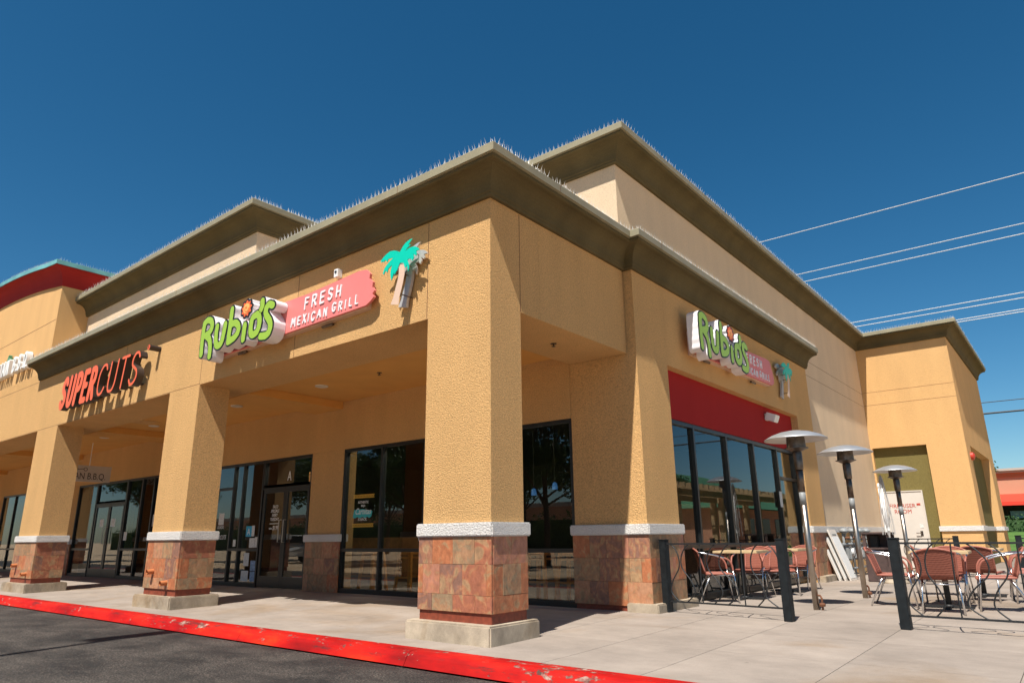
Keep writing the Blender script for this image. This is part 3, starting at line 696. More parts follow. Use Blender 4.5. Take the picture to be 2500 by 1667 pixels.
# papers on the entrance glazing
def paper(x0, x1, z0, z1, mat='paper', par=wd): return MB().box(x0, x1, yc, yc+.002, z0, z1).build('notice', mat, par)
paper(-10.44, -10.20, 1.15, 1.39, 'decal_blue'); text_mesh('A', .22, 'lettering', 'decal_white', wd, face_front(-10.32, yc-.003, 1.19), ext=.0005, sx=.9)
paper(-10.195, -10.08, 1.16, 1.40)
paper(-10.26, -10.04, .905, 1.12); paper(-10.03, -9.92, .91, 1.14)
paper(-10.44, -10.22, .50, .79); paper(-10.50, -10.20, .165, .395); paper(-10.13, -9.90, .40, .62, 'flyer'); paper(-10.12, -9.90, .17, .385, 'flyer')
paper(-11.74, -11.50, 1.44, 1.72); paper(-10.98, -10.86, .93, 1.09)
text_mesh('SUPERCUTS', .145, 'lettering', 'decal_white', wd, face_front(-11.62, yc, 1.10), ext=.0006, shear=.25, sx=.75)
text_mesh('OOOO', .10, 'lettering', 'decal_white', wd, face_front(-11.62, yc, 1.35), ext=.0006, sx=.9)
text_mesh('SUPERCUTS', .145, 'lettering', 'decal_white', wu, face_front(-15.50, yc, 1.09), ext=.0006, shear=.25, sx=.75)
for a, b, c, d in ((-17.1, -16.88, 1.11, 1.35), (-15.36, -15.12, 1.48, 1.80)): paper(a, b, c, d, 'paper', wu)
for a, b in ((-18.9, -18.62), (-18.08, -17.78)): MB().box(a, b, yd, yd+.002, 1.52, 1.75).build('notice', 'paper', wt)
text_mesh('C', .20, 'lettering', 'sign_black', wt, face_front(-18.25, FY+.043, 2.44), ext=.0006, sx=.75)
# soffit lights and sprinklers
for x, y in ((-5.93, 1.92), (-8.98, 1.92), (-12.98, 1.95), (-16.0, 1.95), (-18.6, 1.92)):
    MB().lathe([(.0, -.012), (.085, -.012), (.10, -.02), (.125, -.012), (.125, .01)], 24, (x, y, 3.898)).build('soffit_light', 'can_light', B, smooth=True)
for x, y in ((-4.26, 1.93), (-8.3, 2.4), (-.52, 2.0), (-12.2, 2.3), (-15.5, 2.4)):
    z = 3.75 if x > -1 else 3.90
    MB().lathe([(.045, 0), (.045, -.008), (.012, -.012), (.012, -.04), (.03, -.042), (.03, -.048), (0, -.048)], 12, (x, y, z)).build('sprinkler', 'steel_dark', B)
MB().box(-12.9, -12.3, 1.2, 1.75, 3.892, 3.898).build('access_panel', 'stucco', B)
# interior, seen through the glass
ins = MB(); ins.add([(-39.7,3.52,.03),(-.3,3.52,.03),(-.3,26.9,.03),(-39.7,26.9,.03)], [(0,1,2,3)])
ins.build('interior_floor', 'interior_floor', B)
wall('interior_wall', 'interior_dark', (-39.7, -.4, 13, 13.1, .03, 3.4), (-13.4, -13.3, 3.6, 13, .03, 3.4))
wall('interior_ceiling', 'interior_dark', (-39.7, -.36, 3.52, 13, 3.4, 3.45))
wall('interior_partition', 'interior_wood', (-1.7, -1.55, 5.2, 9.4, .03, 1.7))
wall('interior_counter', 'interior_wood', (-12.5, -8.9, 8, 8.9, .03, 1.1))
for x in (-2.5, -5, -7.5, -10):
    for y in (4.15,): MB().box(x-.3, x+.3, y-.06, y+.06, 3.34, 3.39).build('fill_lamp', 'fill_glow', B)  # added lamps, out of sight above the window head, to brighten the stools
MB().box(-10.0, -9.3, 4.6, 4.9, .03, 2.7).build('interior_post', 'interior_wood', B)
for x, z in ((-4.34, 2.0), (-3.77, 2.1)):
    pl = MB().lathe([(.015, .10), (.05, .07), (.065, -.05), (.06, -.05)], 16, (x, 6.5, z)).build('pendant_lamp', 'pendant_blue', B); MB().tube([(x, 6.5, z+.10), (x, 6.5, 3.39)], .005, 5).build('cord', 'iron', pl)
# bell, flood lamp, small box on the walls
mb = MB().tube([(2.63, 19.47, 3.28), (2.72, 19.47, 3.28)], .12, 16); mb.tube([(2.72, 19.47, 3.28), (2.76, 19.47, 3.28)], [.12, .05], 16)
mb.build('alarm_bell', 'alarm_red', B, smooth=False)
fl = thing('flood_lamp', 'white flood lamp under the soffit of the red panel', 'lamp', (.0, 9.2, 3.5))
MB().box(.0, .03, 9.13, 9.27, 3.44, 3.58).build('bracket', 'white_plastic', fl)
MB().obox((.13, 9.2, 3.49), Vector((.10,0,-.04)), Vector((0,.13,0)), Vector((.03,0,.075))).build('lamp_head', 'white_plastic', fl, bevel=.01)
sb = thing('wall_box', 'small white junction box above the pink panel of the front sign', 'junction box', (-2.92, 0, 4.82))
MB().box(-2.97, -2.88, -.09, 0, 4.77, 4.90).build('housing', 'white_plastic', sb, bevel=.006)
MB().lathe([(0, .012), (.02, .01), (.022, 0)], 12).build('lens', 'steel_dark', sb, world=False).matrix_local = Matrix.Translation((.0, -.091, .03)) @ Matrix.Rotation(math.pi/2, 4, 'X')
vp = thing('vent_pipe', 'white capped pipe rising from the band at the inner corner by the white door', 'pipe', (.15, 18.6, 1.0))
MB().tube([(.16, 18.6, .0), (.16, 18.6, 2.46)], .05, 12).build('pipe', 'white_plastic', vp, smooth=True)
MB().lathe([(.06, -.05), (.066, 0), (.06, .05), (.035, .08), (0, .09)], 14, (.16, 18.6, 2.48)).build('cap', 'white_plastic', vp, smooth=True)

# ------------------------------------------------------------------ sign shapes from strokes
def seg_dist(U, V, segs):
    d = np.full(U.shape, 1e9)
    for (ax, ay), (bx, by) in segs:
        dx, dy = bx-ax, by-ay; L2 = dx*dx+dy*dy+1e-12
        t = np.clip(((U-ax)*dx+(V-ay)*dy)/L2, 0, 1)
        d = np.minimum(d, np.hypot(U-ax-t*dx, V-ay-t*dy))
    return d
def stroke_shape(strokes, hw, h=None, aniso=1.0, wob=0):
    """filled outline (verts2d, faces, boundary) of thick strokes; aniso<1 makes strokes thinner vertically"""
    h = h or hw/3.2
    segs = []
    for s in strokes:
        for a, b in zip(s, s[1:]): segs.append(((a[0], a[1]/aniso), (b[0], b[1]/aniso)))
    xs_ = [p[0] for s in segs for p in s]; ys_ = [p[1] for s in segs for p in s]
    x0, x1, y0, y1 = min(xs_)-hw-2*h, max(xs_)+hw+2*h, min(ys_)-hw-2*h, max(ys_)+hw+2*h
    nx, ny = int((x1-x0)/h)+2, int((y1-y0)/h)+2
    U, V = np.meshgrid(x0+h*np.arange(nx), y0+h*np.arange(ny), indexing='ij')
    F = hw - seg_dist(U, V, segs)
    if wob: F = F + wob*np.sin(U*47+V*13)*np.sin(V*39-U*17)
    F[np.abs(F) < 1e-6] = 1e-6
    vid = {}; verts = []; faces = []; bnd = []
    def corner(i, j):
        k = (0, i, j)
        if k not in vid: vid[k] = len(verts); verts.append((U[i, j], V[i, j]*aniso))
        return vid[k]
    def edge(i, j, i2, j2):
        k = (1, min((i, j), (i2, j2)), max((i, j), (i2, j2)))
        if k not in vid:
            t = F[i, j]/(F[i, j]-F[i2, j2])
            vid[k] = len(verts); verts.append((U[i, j]+t*(U[i2, j2]-U[i, j]), (V[i, j]+t*(V[i2, j2]-V[i, j]))*aniso))
        return vid[k]
    I = F > 0
    cnt = I[:-1, :-1].astype(int)+I[1:, :-1]+I[1:, 1:]+I[:-1, 1:]
    for i, j in zip(*np.nonzero(cnt)):
        cs = [(i, j), (i+1, j), (i+1, j+1), (i, j+1)]
        if cnt[i, j] == 4: faces.append(tuple(corner(*c) for c in cs)); continue
        poly = []; outs = []
        for a, b in zip(cs, cs[1:]+cs[:1]):
            if I[a]: poly.append(corner(*a))
            if I[a] != I[b]:
                e = edge(*a, *b); poly.append(e); outs.append((e, bool(I[a])))
        faces.append(tuple(poly))
        ex = [k for k, (e, o) in enumerate(outs) if o]
        for k in ex: bnd.append((outs[k][0], outs[(k+1) % len(outs)][0]))
    return verts, faces, bnd
def solid(shape, m, d_front, d_back=None):
    v, f, b = shape; mb = MB()
    mb.add([m(x, y, d_front) for x, y in v], f)
    if d_back is not None:
        o = len(mb.v); mb.add([m(x, y, d_front) for x, y in v], []); mb.add([m(x, y, d_back) for x, y in v], [])
        n = len(v)
        mb.f += [(o+q, o+p, o+n+p, o+n+q) for p, q in b]
        mb.f += [tuple(o+n+k for k in q[::-1]) for q in f]
    return mb
def fill_shape(mb, name, mat, parent, **kw): return mb.build(name, mat, parent, **kw)
# hand-drawn word: centre lines in metres, u along the wall and v up
WORD = {'R': [[(.205,.123),(.192,.394),(.21,.672)], [(.21,.672),(.318,.706),(.441,.661),(.48,.56),(.435,.486),(.297,.439)], [(.297,.439),(.43,.348),(.488,.2),(.497,.039)]],
 'u': [[(.659,.523),(.65,.36),(.682,.209),(.782,.173),(.862,.23),(.894,.358),(.921,.511)]],
 'b': [[(1.092,.728),(1.085,.508),(1.071,.287),(1.068,.177)], [(1.101,.469),(1.246,.466),(1.348,.383),(1.336,.28),(1.23,.212),(1.076,.18)]],
 'i': [[(1.538,.366),(1.525,.138)]],
 'o': [[(1.874,.477),(1.754,.438),(1.724,.306),(1.742,.199),(1.809,.156),(1.922,.189),(1.969,.307),(1.942,.428),(1.874,.477)]],
 'q': [[(1.999,.665),(2.01,.598),(1.982,.539)]],
 's': [[(2.301,.532),(2.196,.568),(2.125,.512),(2.14,.415),(2.244,.3),(2.286,.208),(2.258,.113),(2.172,.072),(2.033,.087)]]}
# stroke alphabet (unit cap height)
def S_(*p): return spline2(list(p), 6)
GL = {
 'A': (.62, [[(0,0),(.31,1),(.62,0)], [(.12,.34),(.5,.34)]]),
 'B': (.50, [[(0,0),(0,1)], S_((0,1),(.3,1),(.43,.88),(.40,.62),(.2,.53),(0,.53)), S_((0,.53),(.3,.52),(.48,.40),(.48,.15),(.3,.01),(0,0))]),
 'C': (.54, [S_((.54,.82),(.42,.98),(.2,.97),(.03,.75),(0,.45),(.06,.16),(.22,.01),(.42,.04),(.54,.2))]),
 'E': (.44, [[(.44,1),(0,1),(0,0),(.44,0)], [(0,.52),(.36,.52)]]),
 'F': (.42, [[(.42,1),(0,1),(0,0)], [(0,.52),(.34,.52)]]),
 'G': (.56, [S_((.54,.84),(.42,.98),(.2,.97),(.03,.75),(0,.45),(.06,.16),(.24,.01),(.46,.06),(.55,.22)), [(.55,.22),(.55,.45),(.32,.45)]]),
 'H': (.52, [[(0,0),(0,1)], [(.52,0),(.52,1)], [(0,.5),(.52,.5)]]),
 'I': (.02, [[(0,0),(0,1)]]),
 'L': (.40, [[(0,1),(0,0),(.4,0)]]),
 'M': (.70, [[(0,0),(.08,1),(.35,.3),(.62,1),(.7,0)]]),
 'N': (.54, [[(0,0),(0,1),(.54,0),(.54,1)]]),
 'P': (.46, [[(0,0),(0,1)], S_((0,1),(.3,1),(.46,.88),(.46,.62),(.3,.48),(0,.48))]),
 'Q': (.60, [S_((.3,1),(.08,.88),(0,.5),(.08,.12),(.3,0),(.52,.12),(.6,.5),(.52,.88),(.3,1)), [(.36,.25),(.62,-.06)]]),
 'R': (.50, [[(0,0),(0,1)], S_((0,1),(.3,1),(.46,.88),(.45,.64),(.28,.5),(0,.49)), [(.22,.5),(.5,0)]]),
 'S': (.48, [S_((.47,.84),(.36,.98),(.16,.98),(.03,.82),(.06,.63),(.24,.52),(.42,.40),(.47,.2),(.34,.03),(.14,.01),(0,.16))]),
 'T': (.50, [[(0,1),(.5,1)], [(.25,1),(.25,0)]]),
 'U': (.52, [S_((0,1),(0,.6),(.01,.25),(.1,.05),(.26,0),(.42,.05),(.51,.25),(.52,.6),(.52,1))]),
 'X': (.50, [[(0,0),(.5,1)], [(.5,0),(0,1)]]),
 '.': (.04, [[(0,0),(.03,0)]])}
def glyph(ch, u, v, size, wx=1, shear=0, wob=0, rnd=None):
    w, st = GL[ch]; j = (lambda: rnd.uniform(-wob, wob)) if rnd else (lambda: 0)
    return w*size*wx, [[(u + x*size*wx + shear*y*size, v + y*size + j()) for x, y in s] for s in st]
# ------------ restaurant sign: pan, raised word, sun mark, white lettering
def restaurant_sign(name, label, m, dark_left):
    """m(u,v,d): u to the right along the wall, v height, d metres out from the wall"""
    base = Vector(m(2.2, 4.3, 0))
    t = thing(name, label, 'shop sign', base)
    # pan with brush-torn ends
    rr = random.Random(5)
    top = [(.32, 4.52), (.24, 4.47), (.20, 4.40), (.235, 4.33), (.215, 4.24), (.28, 4.17), (.34, 4.09)]
    right = [(4.27, 4.14), (4.36, 4.18), (4.43, 4.23), (4.40, 4.28), (4.44, 4.32), (4.39, 4.38), (4.40, 4.45), (4.32, 4.52), (4.33, 4.59), (4.25, 4.67), (4.08, 4.69)]
    pan = top + [(2.2, 4.11)] + right + [(2.9, 4.635), (2.2, 4.64), (1.2, 4.58)]
    MB().prism([(u, v) for u, v in pan[::-1]], m, .10, .14).build('face_panel', 'sign_pink', t)
    MB().prism([(.335, 4.095), (2.19, 4.118), (2.19, 4.632), (1.2, 4.572), (.33, 4.515)], m, .1405, .1435).build('maroon_panel', 'sign_maroon', t)  # left part of the panel, behind the green letters, is maroon
    MB().prism([(.40, 4.075), (4.22, 4.12), (4.22, 4.58), (2.2, 4.60), (.40, 4.50)], m, .0, .099).build('raceway', 'palm_tan', t)
    for u in (.9, 3.2):
        a, b = m(u, 4.06, .06), m(u+.25, 4.06, .06)
        MB().tube([a, b], .022, 8).build('conduit', 'steel_dark', t)
    # letters
    for ch, ss in WORD.items():
        ss = [spline2(s, 6) if len(s) > 2 else s for s in ss]
        P = lambda u, v, d: m(u-.0, v+4.0, d)
        out = stroke_shape(ss, .083, h=.016, wob=.004)
        lt = solid(out, P, .345, .145).build('letter', 'sign_white', t)
        solid(out, P, .352, .3455).build('letter_outline', 'sign_black', lt)
        solid(stroke_shape(ss, .059, h=.013, wob=.003), P, .357).build('letter_face', 'sign_green', lt)
    # sun mark above the fourth letter
    def blob(c, rx, ry, k, amp, ph=0, n=72): return [(c[0]+rx*(1+amp*math.sin(k*a+ph))*math.cos(a), c[1]+ry*(1+amp*math.sin(k*a+ph))*math.sin(a)) for a in [2*math.pi*i/n for i in range(n)]]
    c = (1.545, 4.645)
    su = MB().prism(blob(c, .175, .16, 9, .07), m, .145, .345).build('sun_mark', 'sign_white', t)
    MB().prism(blob(c, .178, .163, 9, .07), m, .346, .352).build('sun_outline', 'sign_black', su)
    MB().prism(blob(c, .132, .122, 9, .16), m, .353, .357).build('sun_rays', 'sign_orange', su)
    MB().prism(blob(c, .088, .085, 9, .02), m, .358, .361).build('sun_disc', 'sign_yellow', su)
    sp = [(c[0]+(.008+.0105*a)*math.cos(a), c[1]+(.008+.0105*a)*math.sin(a)) for a in np.linspace(0, 6.2, 30)]
    solid(stroke_shape([sp], .008, h=.004), m, .364).build('sun_spiral', 'sign_orange', su)
    # white brush lettering on the pan
    rnd = random.Random(9)
    for txt, u, v, size, wx, tr, u1 in (('FRESH', 2.845, 4.405, .165, 1.05, .055, 3.70), ('MEXICAN', 2.525, 4.18, .125, 1.02, .045, 3.40), ('GRILL', 3.53, 4.20, .118, 1.0, .05, 4.10)):
        hw = size*.082
        ws = [GL[c_][0]*size*wx for c_ in txt]; free = (u1-u-sum(ws))/(len(txt)-1)
        for k, ch in enumerate(txt):
            w, st = glyph(ch, u, v + rnd.uniform(-.008, .008), size*rnd.uniform(.95, 1.06), wx, .08, .006, rnd)
            solid(stroke_shape(st, hw*rnd.uniform(.92, 1.12), h=.0055), m, .155, .1405).build('letter', 'sign_white', t)
            u += ws[k] + free
    for u in (.83, 1.52, 1.75): MB().tube([m(u, 4.02+.08, .15), m(u+.01, 4.12+.1, .15)], .012, 6).build('neon_tube', 'sign_orange', t)
    return t
restaurant_sign('restaurant_sign', 'green cartoon letters and pink panel sign above the front arcade', lambda u, v, d: (u-6.4, -d, v), True)
restaurant_sign('restaurant_sign', 'green cartoon letters and pink panel sign above the red side wall panel', lambda u, v, d: (.15+d, u+4.70, v), False)
# ------------ palm cut-outs
FR = [(.421,.42),(.361,.416),(.291,.395),(.241,.36),(.207,.32),(.177,.29),(.15,.313),(.075,.346),(-.011,.359),(-.085,.337),(-.148,.304),(-.191,.269),(-.176,.238),(-.15,.262),(-.134,.231),(-.102,.26),(-.062,.219),(-.042,.256),(.059,.247),(-.003,.218),(-.065,.181),(-.116,.133),(-.141,.071),(-.122,.055),(-.092,.104),(-.053,.067),(-.034,.116),(.043,.152),(.022,.105),(.01,.04),(.018,-.015),(.036,-.068),(.063,-.019),(.083,.032),(.101,-.003),(.117,.031),(.144,.05),(.161,.091),(.195,.138),(.262,.12),(.28,.067),(.307,.037),(.325,.073),(.342,.028),(.357,-.024),(.37,.021),(.36,.082),(.333,.138),(.372,.153),(.393,.125),(.384,.165),(.429,.104),(.458,.145),(.442,.199),(.494,.155),(.509,.179),(.494,.225),(.553,.221),(.538,.25),(.487,.285),(.426,.302),(.356,.3),(.281,.273),(.325,.313),(.397,.341),(.335,.347)]
TK = [(.195,.138),(.263,.097),(.281,.036),(.275,-.043),(.254,-.141),(.219,-.258),(.192,-.332),(.182,-.435),(.026,-.4),(.078,-.305),(.113,-.188),(.149,-.086),(.165,0),(.166,.089)]
def palm_sign(label, m):
    t = thing('palm_sign', label, 'palm sign', m(.2, .1, 0))
    MB().prism(FR[::-1], m, .205, .215).build('fronds', 'palm_teal', t); MB().prism(TK[::-1], m, .200, .204).build('trunk', 'palm_tan', t)
    MB().prism(FR[::-1], m, .05, .075).build('back_fronds', 'sheet_metal', t); MB().prism(TK[::-1], m, .03, .07).build('back_trunk', 'sheet_metal', t)
    for u, v in ((.22, -.3), (.2, .0), (.06, .28), (.40, .24), (.1, .1)): MB().tube([m(u, v, -.005), m(u, v, .203)], .007, 6).build('stand_off', 'steel_dark', t)
    return t
palm_sign('flat teal palm tree cut-out beside the front pink sign', lambda u, v, d: (u-1.57, -d, v+4.40))
palm_sign('flat teal palm tree cut-out beside the side pink sign', lambda u, v, d: (.15+d, u+9.72, v+4.42))
# ------------ salon channel letters
t = thing('salon_sign', 'orange-red slanted channel letter sign above the second arcade bay', 'shop sign', (-10.8, 0, 4.3))
mS = lambda u, v, d: (u, -d, v)
u = -12.92
for k, ch in enumerate('SUPERCUTS'):
    bold = k < 5; size = .63; hw = .075 if bold else .033
    w, st = glyph(ch, u, 4.06, size, .70 if bold else 1.03, .16)
    out = stroke_shape(st, hw, h=.013)
    lt = solid(out, mS, .235, .10).build('letter', 'bronze', t)
    solid(stroke_shape(st, hw-.004, h=.012), mS, .239).build('letter_face', 'salon_orange', lt)
    MB().box(u+.05, u+.16, -.10, 0, 4.085, 4.115).build('bracket', 'bronze', lt)
    u += w + (.192 if bold else .185) + (.0 if k != 4 else .02)
rg = MB().tube([(-8.62, 0, 4.72), (-8.62, -.22, 4.72)], .055, 20).build('registered_mark', 'bronze', t)
MB().tube([(-8.62, -.22, 4.72), (-8.62, -.224, 4.72)], .052, 20).build('mark_face', 'salon_orange', rg)
text_mesh('R', .08, 'lettering', 'bronze', rg, face_front(-8.62+10.8, -.226, 4.695-4.3))
# ------------ barbecue sign on the tower and hanging sign in the arcade
t = thing('barbecue_sign', 'white raised letter sign on the tower wall left of the olive cornice end', 'shop sign', (-18.5, 0, 5.6))
u = -19.45
for ch in 'ITALIAN B.B.Q.':
    if ch == ' ': u += .24; continue
    w, st = glyph(ch, u, 5.63, .38, .78, .02)
    out = stroke_shape(st, .042, h=.014)
    lt = solid(out, mS, .16, .02).build('letter', 'white_plastic', t); solid(stroke_shape(st, .026, h=.01), mS, .163).build('letter_face', 'decal_white', lt)
    u += w + (.15 if ch != '.' else .12)
lf = MB()
for du, dv, a in ((0, 0, .6), (.1, .03, -.5), (.19, -.01, .3), (.05, .07, 1.2)):
    lf.prism([(-18.2+du+.09*math.cos(a)*math.cos(b)-.04*math.sin(a)*math.sin(b), 6.10+dv+.09*math.sin(a)*math.cos(b)+.04*math.cos(a)*math.sin(b)) for b in np.linspace(0, 2*math.pi, 13)[:-1]], mS, .02, .10+.01*du)
lf.build('leaf_mark', 'green_roof', t)
t = thing('hanging_sign', 'cream board hanging by rods under the arcade ceiling behind the third column', 'sign', (-17.45, 2.1, 2.77))
bd = MB().box(-17.48, -17.42, 1.30, 2.80, 2.77, 3.23).build('board', 'white_paint', t)
for y in (1.75, 2.2): MB().tube([(-17.45, y, 3.23), (-17.45, y, 3.90)], .012, 8).build('rod', 'white_plastic', t)
text_mesh('ITALIAN B.B.Q.', .26, 'lettering', 'bronze', bd, Matrix.Translation(-ORG[bd.name]) @ face_side(-17.417, 2.03, 2.84), ext=.002, sx=.75)
fm = MB()
for y in (1.85, 2.1):
    for a in range(6): fm.tube([(-17.417, y+.05*math.cos(a*1.047), 3.12+.05*math.sin(a*1.047)), (-17.417, y+.05*math.cos((a+1)*1.047), 3.12+.05*math.sin((a+1)*1.047))], .008, 5)
fm.tube([(-17.417, 1.9, 3.11), (-17.417, 2.05, 3.13)], .008, 5).build('flower_mark', 'bronze', bd)

# ------------------------------------------------------------------ patio furniture
def make_chair(label):
    t = thing('patio_chair', label, 'chair', group='wicker patio chairs')
    def part(m, n, mat, **k): return m.build(n, mat, t, world=False, **k)
    # seat and back are woven sheets with a rolled rim
    def sheetm(fn, nu, nv, th):
        v = []; f = []
        for s in (0, 1):
            for i in range(nu+1):
                for j in range(nv+1): v.append(fn(i/nu*2-1, j/nv, s*th))
        n = (nu+1)*(nv+1)
        for i in range(nu):
            for j in range(nv):
                a = i*(nv+1)+j; f += [(a, a+1, a+nv+2, a+nv+1), (n+a, n+a+nv+1, n+a+nv+2, n+a+1)]
        ring = [i*(nv+1) for i in range(nu+1)] + [nu*(nv+1)+j for j in range(1, nv+1)] + [i*(nv+1)+nv for i in range(nu-1, -1, -1)] + [j for j in range(nv-1, 0, -1)]
        for a, b in zip(ring, ring[1:]+ring[:1]): f.append((a, b, b+n, a+n))
        return MB().add(v, f)
    seat = lambda a, b, s: (a*.225, -.20 + b*.44, .435 - .018*(1-a*a)*math.sin(math.pi*b) + .0 - s + (-.02 if b > .95 else 0))
    back = lambda a, b, s: (a*(.215+.02*b), -.205 - .10*b - .045*(1-a*a)*b + s, .43 + .38*b - .05*a*a*b)
    part(sheetm(seat, 10, 8, .014), 'seat', 'wicker', smooth=True)
    part(sheetm(back, 10, 8, .012), 'backrest', 'wicker', smooth=True)
    rim = [seat(-1, j/6, 0) for j in range(7)] + [seat(-1+i/3, 1, 0) for i in range(1, 7)] + [seat(1, 1-j/6, 0) for j in range(1, 7)]
    part(MB().tube([(x, y, z-.006) for x, y, z in rim], .016, 8), 'seat_rim', 'wicker_wrap', smooth=True)
    rim = [back(-1, j/5, .006) for j in range(6)] + [back(-1+i/4, 1, .006) for i in range(1, 9)] + [back(1, 1-j/5, .006) for j in range(1, 6)]
    part(MB().tube(rim, .014, 8), 'back_rim', 'wicker_wrap', smooth=True)
    for s in (-1, 1):
        part(MB().tube([(s*.245, -.30, .755), (s*.285, -.18, .735), (s*.292, -.02, .705), (s*.29, .09, .67)], .0125, 8, sm=5), 'arm', 'aluminium', smooth=True)
        part(MB().tube([(s*.29, .09, .67), (s*.288, .155, .635), (s*.28, .20, .56), (s*.276, .21, .48)], .015, 8, sm=5), 'arm_wrap', 'wicker_wrap', smooth=True)
        part(MB().tube([(s*.276, .21, .48), (s*.27, .23, .3), (s*.265, .27, 0)], .0125, 8), 'leg', 'aluminium', smooth=True)
        part(MB().tube([(s*.20, -.12, .42), (s*.215, -.2, .28), (s*.235, -.33, 0)], .0125, 8), 'leg', 'aluminium', smooth=True)
    part(MB().tube([(-.27, .225, .37), (.27, .225, .37)], .009, 8), 'stretcher', 'aluminium', smooth=True); part(MB().tube([(-.21, -.18, .36), (.21, -.18, .36)], .009, 8), 'stretcher', 'aluminium', smooth=True)
    for s in (-1, 1): part(MB().tube([(s*.24, .21, .415), (s*.2, -.12, .405)], .01, 6), 'seat_frame', 'aluminium', smooth=True)
    return t
def make_table(label, w=.36):
    t = thing('patio_table', label, 'table', group='square patio tables')
    MB().box(-w, w, -w, w, .725, .765).build('table_top', 'table_wood', t, world=False, bevel=.006)
    MB().tube([(0,0,.04), (0,0,.725)], .038, 14).build('pedestal', 'iron', t, world=False, smooth=True)
    m = MB()
    for a in (0, math.pi/2): m.obox((0,0,.022), Vector((math.cos(a),math.sin(a),0))*.30, Vector((-math.sin(a),math.cos(a),0))*.035, (0,0,.014))
    m.lathe([(.0, .055), (.06, .05), (.07, .03)], 14).build('base', 'iron', t, world=False)
    return t
D = math.radians
c0 = make_chair('terracotta wicker armchair in side view nearest the left black fence')
c0.location = (.26, 5.22, gzf(5.2)); c0.rotation_euler = (0, 0, D(-58))
for x, y, a, lb in ((.32, 6.62, 176, 'terracotta wicker armchair facing the camera behind the nearer table by the window'),
                    (.62, 7.05, -150, 'terracotta wicker armchair turned toward the walkway between the two window tables'),
                    (.52, 8.55, 170, 'terracotta wicker armchair at the far window table right of the second post'),
                    (3.34, 5.32, 4, 'terracotta wicker armchair with its back to the camera behind the right fence'),
                    (3.93, 5.92, 98, 'terracotta wicker armchair in profile at the right end of the nearest patio table'),
                    (2.66, 6.02, -86, 'terracotta wicker armchair half hidden behind the third black post'),
                    (3.25, 6.62, 178, 'terracotta wicker armchair on the far side of the right patio table'),
                    (4.22, 7.5, 100, 'terracotta wicker armchair at the far right edge of the patio'),
                    (3.62, 7.55, -10, 'terracotta wicker armchair in front of the rear patio table'),
                    (4.1, 8.6, 95, 'terracotta wicker armchair at the right end of the rear patio table'),
                    (2.85, 8.5, -80, 'terracotta wicker armchair at the left end of the rear patio table')):
    dup(c0, (x, y, gzf(y)), D(a), lb)
t0 = make_table('square wood topped table nearest the left black fence, by the window'); t0.location = (.42, 5.92, gzf(5.9)); t0.rotation_euler = (0, 0, D(4))
for x, y, a, lb in ((.50, 7.8, 2, 'square wood topped table farther along the side window'), (3.30, 5.96, 3, 'square wood topped table behind the right fence'), (3.48, 8.45, 0, 'square wood topped table at the rear of the right patio')):
    dup(t0, (x, y, gzf(y)), D(a), lb)
# ------------ fences with wavy iron rods
def fence(name, label, p0, p1, posts, seed):
    p0, p1 = Vector(p0), Vector(p1); d = (p1-p0); ln = d.length; d.normalize(); nn = Vector((-d.y, d.x, 0)); z0 = p0.z
    t = thing(name, label, 'fence', p0, group='low iron patio fences')
    for s in posts:
        c = p0 + d*s*ln; m = MB(); m.obox((c.x, c.y, z0+.475), d*.052, nn*.052, (0,0,.475))
        po = m.build('post', 'black_metal', t, bevel=.006)
        MB().obox((c.x, c.y, z0+.958), d*.056, nn*.056, (0,0,.008)).build('post_cap', 'black_metal', po, bevel=.004)
    a, b = p0 + d*.05, p1 - d*.05; up = Vector((0,0,1))
    for z, h in ((.905, .011), (.145, .010)):
        MB().obox((a+b)/2 + up*z, d*(b-a).length/2, nn*.012, up*h).build('rail', 'iron', t)
    rnd = random.Random(seed); L = (b-a).length; n = max(3, int(L/.19))
    for i in range(n):
        u = (i+.5)/n*L; k = rnd.choice((-1, 1)); amp = rnd.uniform(.05, .13)
        kind = i % 3
        if kind == 2: prof = [(0, .145), (.004*k, .5), (-.01*k, .905)]
        else: prof = [(-.04*k, .145), (amp*k, .27), (amp*.5*k, .42), (-amp*.9*k, .58), (-amp*k, .72), (-amp*.3*k, .84), (.05*k, .905)]
        pts = [a + d*min(max(u+q, .01), L-.01) + up*z for q, z in prof]
        MB().tube(pts, .0085, 6, sm=6).build('rod', 'iron', t)
    return t
fence('patio_fence', 'short black iron fence with wavy rods left of the patio entrance', (.28, 3.43, .047), (1.985, 3.235, .047), (0, 1), 4)
fence('patio_fence', 'black iron fence with wavy rods running off the right edge', (3.254, 3.19, .047), (6.3, 3.05, .045), (0, 1), 8)
fence('patio_fence', 'distant black iron fence behind the trash receptacle and heaters', (.45, 12.45, .015), (2.72, 12.45, .015), (1,), 2)
fence('patio_fence', 'distant black iron fence at the rear right of the patio', (3.85, 12.35, .015), (6.8, 12.3, .015), (0, 1), 6)
